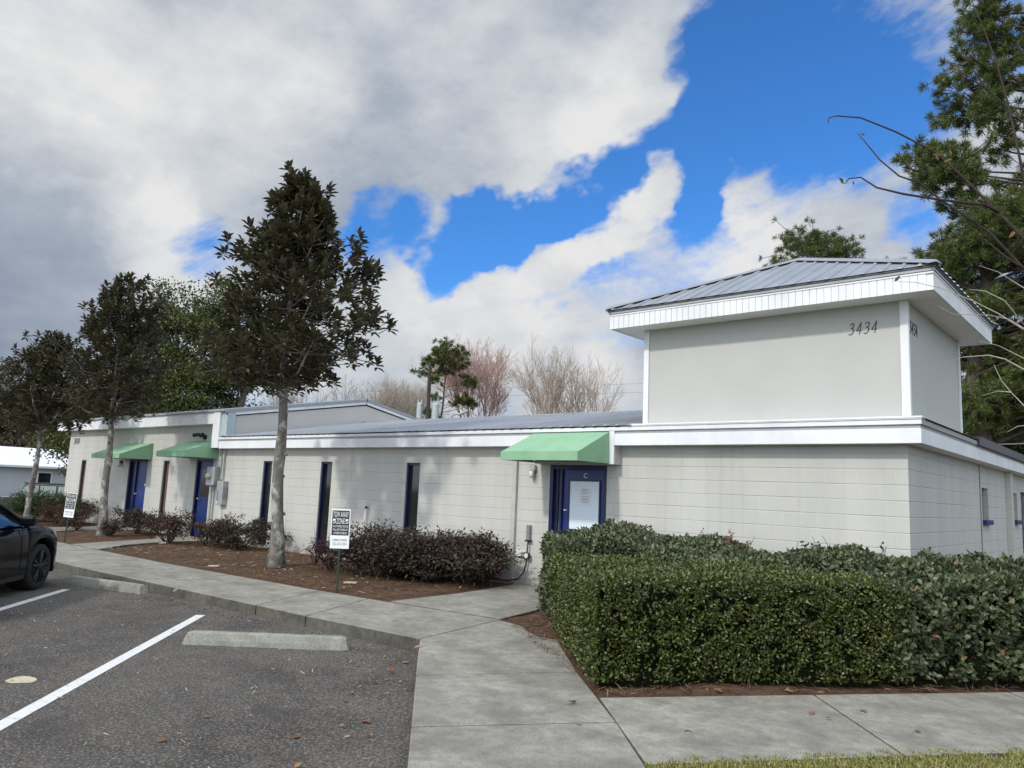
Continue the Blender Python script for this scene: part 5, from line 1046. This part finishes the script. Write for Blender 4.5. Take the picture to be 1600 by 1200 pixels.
    for k in range(190):
        if k < 90: x, y, z = r.uniform(-15, -6.2), r.uniform(-3.6, -.5), .035
        else: x, y, z = r.uniform(-9, -1.5), r.uniform(-9.2, -5.4), GZ+.012; 
        if k >= 90 and (y > -5.4 or x+y > -8.75): continue
        a = r.uniform(0, 3.14); l = r.uniform(.02, .055)*(.9 if k < 90 else .38); b.obox((x, y, z), (math.cos(a)*l, math.sin(a)*l, r.normal()*.006), (-math.sin(a)*l*.16, math.cos(a)*l*.16, 0), (0, 0, .003))
    for (x, y) in ((335, 884), (548, 910), (255, 848)): c = onZ(x, y, .04); b.obox(c, (.12, .03, .01), (-.01, .03, 0), (0, 0, .012))
    tag(b.build('wood_chips', M['chip']), 'pale wood chips and twigs lying on the straw and asphalt', 'wood chips', kind='stuff')
build_litter()
# ================================================================== SIGNS, WHEEL STOPS, VEHICLES, FAR THINGS
def tow_sign(base, az, lean, h0, w, hh, label, post_label=None):
    """small panel on a thin post; built in its own frame then leaned"""
    base = np.array(base, float); t = thing('tow_away_sign', base, label, 'sign', 'tow-away signs at the edge of the sidewalk')
    ax = np.array([math.cos(az), math.sin(az), 0.]); out = np.array([math.sin(az), -math.cos(az), 0.]); az_ = nrm(np.array([0, 0, 1.])+ax*lean[0]-out*lean[1]); ax = nrm(ax-az_*(ax@az_)); out = np.cross(ax, az_)
    def P(u, v, o=0.): return base+ax*u+az_*v+out*o
    MB().obox(P(0, (h0+hh*.9)/2-.05, -.012), ax*.014, out*.009, az_*((h0+hh*.9)/2+.05)).build('post', plain('sign_post_green', (.03, .045, .035), .5, .3), t)
    pn = MB().obox(P(0, h0+hh/2, 0), ax*w/2, out*.003, az_*hh/2).build('panel', M['sign_white'], t, bevel=.002)
    z1 = h0+hh-.018*hh/.55; zb = h0+hh*.335
    pb = MB().obox(P(0, (z1+zb)/2, .0035), ax*(w/2-.014), out*.001, az_*((z1-zb)/2)).build('black_field', M['sign_black'], t)
    def row(txt, v, hgt, wd, mat, u=0.): text_mesh('lettering', txt, P(u, v, .0055), ax, az_, hgt, mat, t, width=wd, thick=.0, align='CENTER')
    H = z1-zb; W = w-.05
    row('TOW AWAY', z1-H*.275, H*.225, W*.98, M['sign_white']); row('ZONE', z1-H*.54, H*.225, W*.52, M['sign_white'])
    row('UNAUTHORIZED VEHICLES', z1-H*.68, H*.085, W*.98, M['sign_white']); row("WILL BE TOWED AT", z1-H*.815, H*.085, W*.95, M['sign_white']); row("OWNER'S EXPENSE", z1-H*.95, H*.085, W*.85, M['sign_white'])
    for s in (-1, 1):                             # little tow-truck panels either side of ZONE
        MB().obox(P(s*W*.40, z1-H*.43, .005), ax*W*.085, out*.0006, az_*H*.09).build('pictogram', M['sign_white'], t); k = MB()
        k.obox(P(s*W*.40-.004, z1-H*.45, .0062), ax*W*.05, out*.0006, az_*H*.022).obox(P(s*W*.40+.010, z1-H*.415, .0062), ax*W*.02, out*.0006, az_*H*.022)
        for q in (-.03, .03): k.lathe(P(s*W*.40+q*W, z1-H*.485, .0055), out, [(0, .002), (H*.016, .002), (H*.016, 0)], 8)
        k.build('truck_mark', M['sign_black'], t)
    row('SUPERIOR TOWING', h0+hh*.185, hh*.062, W*.92, M['ink']); row('352-375-7274', h0+hh*.085, hh*.066, W*.88, M['ink'])
    return t
s1 = onZ(526, 925); tow_sign((s1[0], s1[1], 0), R(36), (-.015, 0), .64, .295, .59, 'black and white tow-away sign on a thin post by the big magnolia, near the camera')
s2 = onZ(100, 846); tow_sign((s2[0], s2[1], 0), R(28), (.045, .02), .56, .28, .58, 'leaning tow-away sign farther along the walk, in front of the building corner')

def wheel_stop(a, b, label, seed):
    a = np.array([*a, GZ]); b = np.array([*b, GZ]); c = (a+b)/2; d = nrm(b-a); n = np.array([-d[1], d[0], 0]); L_ = np.linalg.norm(b-a); r = np.random.default_rng(seed); t = MB(); prof = [(-.085, 0), (-.078, .05), (-.055, .118), (-.035, .13), (.035, .13), (.055, .118), (.078, .05), (.085, 0)]
    m = 22; V = []
    for i in range(m):
        s = i/(m-1); x = (s-.5)*L_; k = 1. if 0 < i < m-1 else .9
        for (y, z) in prof:
            j = .004*mnoise.noise(Vector((x*7+seed, y*30, z*30))); V.append(c+d*(x+(-.04 if i == m-1 else .04 if i == 0 else 0)*(z/.13))+n*(y*k+j)+np.array([0, 0, z*k+j+.002]))
    q = len(prof); F_ = [[i*q+k, (i+1)*q+k, (i+1)*q+k+1, i*q+k+1] for i in range(m-1) for k in range(q-1)]+[list(range(q)), list(range((m-1)*q, m*q))[::-1]]
    t.add(V, F_); o = t.build('wheel_stop', M['stop'], None, loc=c); tag(o, label, 'wheel stop', 'concrete wheel stops in the parking bays')
    MB()
wheel_stop((-5.46, -6.63), (-4.17, -5.46), 'pale concrete wheel stop in the empty bay nearest the sidewalk corner', 1)
wheel_stop((-10.75, -5.85), (-9.12, -5.42), 'dirty concrete wheel stop beside the parked dark car', 2)

def car():
    d = nrm(np.array([-.735, .678])); pos = np.array([-10.36, -6.56, GZ])           # right front wheel contact
    left = np.array([-d[1], d[0]])                                                 # car's left side
    root = bpy.data.objects.new('parked_car', None); col.objects.link(root); ctr = pos+np.array([*(left*.80), 0]); root.location = ctr.tolist(); root.rotation_euler = (0, 0, math.atan2(d[1], d[0]))
    tag(root, 'shiny black car parked nose-in at the left edge of the picture', 'car'); root['off'] = [0., 0., 0.]
    def build(b, name, mats, parent=None, **k): return b.build(name, mats, parent or root, **k)
    # local frame: x forward (0 at the front axle), y left, z up from the asphalt
    WB = 2.75
    def zbot(x):
        z = .21
        for cx in (0, -WB):
            dx = abs(x-cx)
            if dx < .405: z = max(z, .335+math.sqrt(.405**2-dx**2))
        if x > .62: z = max(z, .21+(x-.62)*.16)
        return z
    def half(x):
        w = .925
        if x > .25: w -= .30*((x-.25)/.66)**2.6
        if x < -3.0: w -= .14*((-3.0-x)/.78)**2
        return w
    def ztop(x): return float(np.interp(x, [-3.8, -3.6, -3.0, -.75, -.45, 0, .4, .68, .82, .90], [.84, .98, 1.0, .985, .99, .955, .885, .80, .71, .60]))
    xs = np.unique(np.concatenate([np.arange(-3.8, .905, .05), np.linspace(-.42, .42, 41), np.linspace(-WB-.42, -WB+.42, 41)])); V = []; n = 9
    for x in xs:
        w = half(x); zb = zbot(x); zt = ztop(x); zs = np.interp
        f = lambda t: zb+(zt-zb)*t
        wa = .012 if zb > .25 and x < .6 else 0
        sec = [(0, zb+.02), (w*.86, zb), (w-.01+wa, zb+.012), (w+wa, min(zb+.06, zt-.05)), (w, max(f(.5), zb+.03)), (w-.012, f(.72)), (w-.05, f(.90)), (w*.80, zt-.004), (0, zt+.03)]
        V += [(x, y, z) for y, z in sec]; 
    m = len(xs); b = MB()
    for s in (1, -1):
        vv = [(x, y*s, z) for x, y, z in V]; ff = []
        for i in range(m-1):
            for k in range(n-1): q = [i*n+k, (i+1)*n+k, (i+1)*n+k+1, i*n+k+1]; ff.append(q if s == 1 else q[::-1])
        b.add(vv, ff); b.add(vv[-n:], [list(range(n)) if s == 1 else list(range(n))[::-1]]); b.add(vv[:n], [list(range(n))[::-1] if s == 1 else list(range(n))])
    build(b, 'body', M['car'], smooth=True)
    # cabin
    gx = [-.42, -.8, -1.15, -1.5, -2.0, -2.5, -2.95, -3.4, -3.65]; gz = [.99, 1.20, 1.375, 1.44, 1.465, 1.44, 1.36, 1.16, 1.0]; b = MB(); V = []
    for x, z in zip(gx, gz): wt = .84-.25*min(1, (z-.96)/.5); V += [(x, -.875+.02*(x > -.5), .955), (x, -wt, z-.02), (x, -wt*.75, z+.006), (x, 0, z+.022), (x, wt*.75, z+.006), (x, wt, z-.02), (x, .875-.02*(x > -.5), .955)]
    F_ = [[i*7+k, i*7+k+1, (i+1)*7+k+1, (i+1)*7+k] for i in range(len(gx)-1) for k in range(6)]; b.add(V, F_); build(b, 'cabin_glass', M['car_glass'], smooth=True)
    b = MB(); V = []
    for x, z in zip(gx[2:7], gz[2:7]): wt = .84-.25*min(1, (z-.96)/.5); V += [(x, -wt-.008, z-.035), (x, -wt*.75, z+.012), (x, 0, z+.03), (x, wt*.75, z+.012), (x, wt+.008, z-.035)]
    b.add(V, [[i*5+k, i*5+k+1, (i+1)*5+k+1, (i+1)*5+k] for i in range(4) for k in range(4)]); build(b, 'roof', M['car'], smooth=True)
    for s in (1, -1):
        b = MB().tube([(-.40, s*.865, .965), (-.8, s*.725, 1.185), (-1.18, s*.63, 1.375), (-1.5, s*.60, 1.425)], [.035, .028, .026, .024], 7); build(b, 'pillar', M['car'], smooth=True)
        b = MB().tube([(-1.75, s*.60, 1.44), (-1.80, s*.868, .97)], .03, 6).tube([(-2.75, s*.62, 1.38), (-3.1, s*.86, .98)], .06, 6); build(b, 'pillar', M['car_dark'])
        b = MB().obox((-.66, s*.99, 1.03), (.07, 0, 0), (.01, .10, 0), (0, 0, .065)); o = build(b, 'mirror', M['car'], bevel=.03)
        # headlamp, seams, handle, lower trim
        b = MB(); hx = [.24, .42, .58, .70, .78]; V = []
        for x in hx: w = half(x); zt = ztop(x); V += [(x, s*(w-.045+.012), zt-.035), (x, s*(w-.004+.006), zt-.13+.05*(x < .35))]
        b.add(V, [[i*2, i*2+1, i*2+3, i*2+2] for i in range(4)]); build(b, 'headlight', M['headlamp'], smooth=True)
        for xx in (-.62, -1.78, -2.62):
            b = MB().tube([(xx+.02, s*.928, .30), (xx, s*.931, .62), (xx, s*.905, .90), (xx, s*.865, .965)], .005, 4); build(b, 'door_seam', M['car_dark'])
        for xx in (-1.6, -2.5): build(MB().obox((xx, s*.93, .80), (.09, 0, 0), (0, .012, 0), (0, 0, .013)), 'door_handle', M['car'], bevel=.005)
        build(MB().box(-2.3, -.46, s*.905-.02, s*.905+.02, .205, .29), 'sill', M['car_dark'], bevel=.008)
        for cx in (0, -WB):
            b = MB(); w = build(MB().lathe((cx, s*.93, .335), (0, -s, 0), [(.235, .02), (.30, .0), (.328, .03), (.335, .09), (.335, .16), (.32, .21), (.24, .22)], 36), 'wheel', M['tyre'], smooth=True)
            b.lathe((cx, s*.93, .335), (0, -s, 0), [(.245, .015), (.238, .03), (.225, .10), (.12, .11), (0, .11)], 30); r = MB()
            for k in range(5):
                for o in (-.16, .16):
                    a = k*2*math.pi/5+.3; ca, sa = math.cos(a), math.sin(a); cb, sb = math.cos(a+o), math.sin(a+o); r.tube([(cx+.04*ca, s*.905, .335+.04*sa), (cx+.235*cb, s*.915, .335+.235*sb)], [.022, .015], 5)
            b.lathe((cx, s*.935, .335), (0, -s, 0), [(0, 0), (.045, .005), (.05, .03)], 12); build(b, 'barrel', M['car_dark'], w, smooth=True); build(r, 'rim', M['rim'], w)
            build(MB().lathe((cx, s*.60, .40), (0, -s, 0), [(0, 0), (.40, 0), (.40, -.26)], 24), 'wheel_well', M['car_dark'])
        build(MB().obox((.80, s*.55, .36), (.06, 0, 0), (.02, .10, 0), (0, 0, .05)), 'fog_light', M['car_dark'], bevel=.01)
    build(MB().box(.84, .905, -.45, .45, .33, .50), 'grille', M['car_dark'], bevel=.01); build(MB().box(.55, .86, -.62, .62, .19, .26), 'bumper_lip', M['car_dark'], bevel=.015)
    for s in (1, -1): build(MB().box(-3.80, -3.70, s*.66-.17, s*.66+.17, .78, .90), 'tail_light', plain('tail_light_red', (.3, .02, .02), .2), bevel=.02)
    build(MB().box(-.05, .05, -.7, .7, .28, .38).box(-WB-.05, -WB+.05, -.7, .7, .28, .38).box(-3.4, .6, -.6, .6, .22, .30), 'underbody', M['car_dark'])
car()
def suv():
    c = at(66, 775, 46); fwd = nrm(np.array([-.78, -.62])); z0 = GZF(c[0], c[1]); root = bpy.data.objects.new('parked_suv', None); col.objects.link(root); root.location = (c[0], c[1], z0); root.rotation_euler = (0, 0, math.atan2(fwd[1], fwd[0])); root['off'] = [0., 0., 0.]
    tag(root, 'boxy dark green off-roader half hidden behind the green shrubs by the white building', 'off-road car')
    MB().extr([(2.1, -.85, .45), (2.1, -.85, .95), (1.95, -.85, 1.08), (.85, -.85, 1.12), (-2.0, -.85, 1.12), (-2.05, -.85, .45)], (0, 1.7, 0)).build('body', M['jeep'], root, bevel=.04)
    MB().extr([(.85, -.74, 1.12), (.45, -.70, 1.76), (-1.95, -.70, 1.76), (-2.0, -.74, 1.12)], (0, 1.44, 0)).build('cabin', M['jeep'], root, bevel=.03); MB().box(-2.02, .52, -.76, .76, 1.765, 1.82).build('roof', M['car_dark'], root, bevel=.02)
    for s in (1, -1):
        for (p, q) in (((.70, .40), (-.25, -.25)), ((-.33, -.33), (-1.15, -1.15)), ((-1.25, -1.25), (-1.88, -1.88))): MB().extr([(p[0], s*.752, 1.18), (p[1], s*.722, 1.70), (q[1], s*.722, 1.70), (q[0], s*.752, 1.18)], (0, s*.012, 0)).build('window', M['jeep_glass'], root)
        for x in (1.3, -1.3): w = MB().lathe((x, s*.90, .37), (0, -s, 0), [(.2, 0), (.34, 0), (.37, .06), (.37, .18), (.34, .22)], 22).build('wheel', M['tyre'], root, smooth=True); MB().lathe((x, s*.90, .37), (0, -s, 0), [(0, .02), (.2, .03), (.2, .1)], 14).build('rim', M['rim'], w)
    MB().extr([(.86, -.66, 1.16), (.50, -.64, 1.72), (.50, .64, 1.72), (.86, .66, 1.16)], (.015, 0, .01)).build('windscreen', M['jeep_glass'], root)
suv()
def far_house(name, A, B, dep, z0, ze, zr, wall, roof, label, wins=(), ov=.5):
    A = np.array(A[:2]); B = np.array(B[:2]); d = nrm(B-A); n = np.array([-d[1], d[0]]);
    if n@(CAM[:2]-A) > 0: n = -n
    root = thing(name, (*((A+B)/2), z0), label, 'building'); p = lambda s, t, z: (*(A+d*s+n*t), z); L_ = np.linalg.norm(B-A)
    b = MB().add([p(0, 0, z0), p(L_, 0, z0), p(L_, dep, z0), p(0, dep, z0), p(0, 0, ze), p(L_, 0, ze), p(L_, dep, ze), p(0, dep, ze), p(0, dep/2, zr-.1), p(L_, dep/2, zr-.1)], [(0, 1, 5, 4), (1, 2, 6, 9, 5), (2, 3, 7, 6), (3, 0, 4, 8, 7)]); b.build('wall', wall, root)
    sl = (zr-ze)/(dep/2); e = ze-.0; r = MB()
    for t0, t1 in ((-ov, dep/2), (dep+ov, dep/2)): q0, q1 = p(-.4, t0, e-sl*ov), p(L_+.4, t0, e-sl*ov); q2, q3 = p(L_+.4, t1, zr), p(-.4, t1, zr); r.add([q0, q1, q2, q3, tuple(np.array(q0)-[0, 0, .16]), tuple(np.array(q1)-[0, 0, .16]), tuple(np.array(q2)-[0, 0, .16]), tuple(np.array(q3)-[0, 0, .16])], [(0, 1, 2, 3), (4, 7, 6, 5), (0, 4, 5, 1), (1, 5, 6, 2), (3, 7, 4, 0)])
    r.build('roof', roof, root)
    for (s, w, za, zb) in wins:
        f = MB().add([p(s, -.04, za), p(s+w, -.04, za), p(s+w, -.04, zb), p(s, -.04, zb)], [(0, 1, 2, 3)]).build('window', M['glass'], root); q = MB()
        for (s0, s1, a, c) in ((s-.1, s, za-.1, zb+.1), (s+w, s+w+.1, za-.1, zb+.1), (s, s+w, zb, zb+.1), (s, s+w, za-.1, za)): q.extr([p(s0, -.06, a), p(s1, -.06, a), p(s1, -.06, c), p(s0, -.06, c)], (*(n*.055), 0))
        q.build('frame', M['white'], f)
    return root
A = at(-150, 731, 73); B = at(160, 727, 77); L_ = np.linalg.norm((B-A)[:2]); wq = at(61, 750, 75); sw = float(np.linalg.norm((wq-A)[:2]))
hh = far_house('white_building', A, B, 9, -1.3, 2.2, 3.62, M['white_wall'], M['white_roof'], 'long low white building with a white metal roof and one small window, far left', [(sw, .95, .65, 1.5), (2, .95, .65, 1.5)])
far_house('brown_roofed_house', at(55, 703, 92), at(230, 706, 96), 9, -1.3, 2.6, 4.45, M['brown_wall'], M['brown_roof'], 'house with a brown roof showing just above the white building')
def utility_pole():
    p = at(668, 655, 45); q = at(672, 566, 45); b = np.array([p[0], p[1], GZF(p[0], p[1])]); t = thing('utility_pole', b, 'dark wooden utility pole with two grey transformers above the roof ridge', 'utility pole'); vr = nrm(np.array([rt[0], rt[1], 0.]))
    MB().tube([b, (p[0], p[1], 6), (q[0], q[1], q[2])], [.13, .12, .10], 10).build('pole', M['pole'], t)
    for s, zz, r in ((-.50, 5.95, .17), (.42, 5.95, .21)):
        c = np.array([p[0], p[1], zz])+vr*s; k = MB().lathe(c, (0, 0, 1), [(0, -.48), (r*.95, -.48), (r, -.44), (r, .42), (r*1.05, .43), (r*1.05, .50), (r*.5, .60), (0, .6)], 18).build('transformer', M['transformer'], t, smooth=False)
        g = MB(); 
        for o in (-.1, .1): g.lathe(c+vr*o+np.array([0, 0, .5]), (0, 0, 1), [(.045, 0), (.03, .08), (.05, .12), (.03, .18), (.02, .34), (0, .34)], 8)
        g.build('bushing', M['grey_metal'], k); MB().tube([c, (p[0], p[1], zz)], .04, 6).build('bracket', M['pole'], t)
    MB().tube([(q[0], q[1], 8.3), np.array([q[0], q[1], 8.55])-vr*.35, np.array([q[0], q[1], 8.45])-vr*.55], [.03, .03, .06], 6).build('insulator_arm', M['grey_metal'], t)
utility_pole()
p = at(690, 660, 40); e = at(722, 645.5, 40); b0 = np.array([p[0], p[1], GZF(p[0], p[1])]); t = thing('street_lamp', b0, 'curved street lamp arm just above the roof ridge, right of the utility pole', 'street lamp')
MB().tube([b0, (p[0], p[1], p[2]-.3), p*.45+e*.55+np.array([0, 0, .12]), e*.9+p*.1], [.07, .05, .035, .03], 8).build('pole', M['pipe_dark'], t); dv = nrm(e-p); MB().tube([e-dv*.25, e, e+dv*.35], [.04, .10, .05], 8).build('lamp_head', M['grey_metal'], t)
def wire(pts, label, r=.008):
    P = [at(*q) for q in pts]; n = []
    for a, b in zip(P, P[1:]): n += [a*(1-t)+b*t-np.array([0, 0, .4*t*(1-t)]) for t in np.linspace(0, 1, 7)[:-1]]
    n.append(P[-1]); o = MB().tube(n, r, 5).build('power_line', M['wire'], None, loc=P[0]); tag(o, label, 'power line', 'power lines')
wire([(1440, 694, 24), (1760, 680, 24)], 'pale service wire crossing behind the end of the low roof, right edge', .014)
wire([(1470, 638, 30), (1760, 646, 30)], 'thin wire passing behind the right side of the roof tower')
wire([(560, 612, 70), (1300, 588, 70)], 'upper thin wire in the sky left of the roof tower', .012); wire([(560, 622, 70), (1300, 604, 70)], 'lower thin wire in the sky left of the roof tower', .012)
wire([(1500, 281, 32), (1800, 276, 32)], 'short wire glimpsed between the pine boughs at the right', .010)
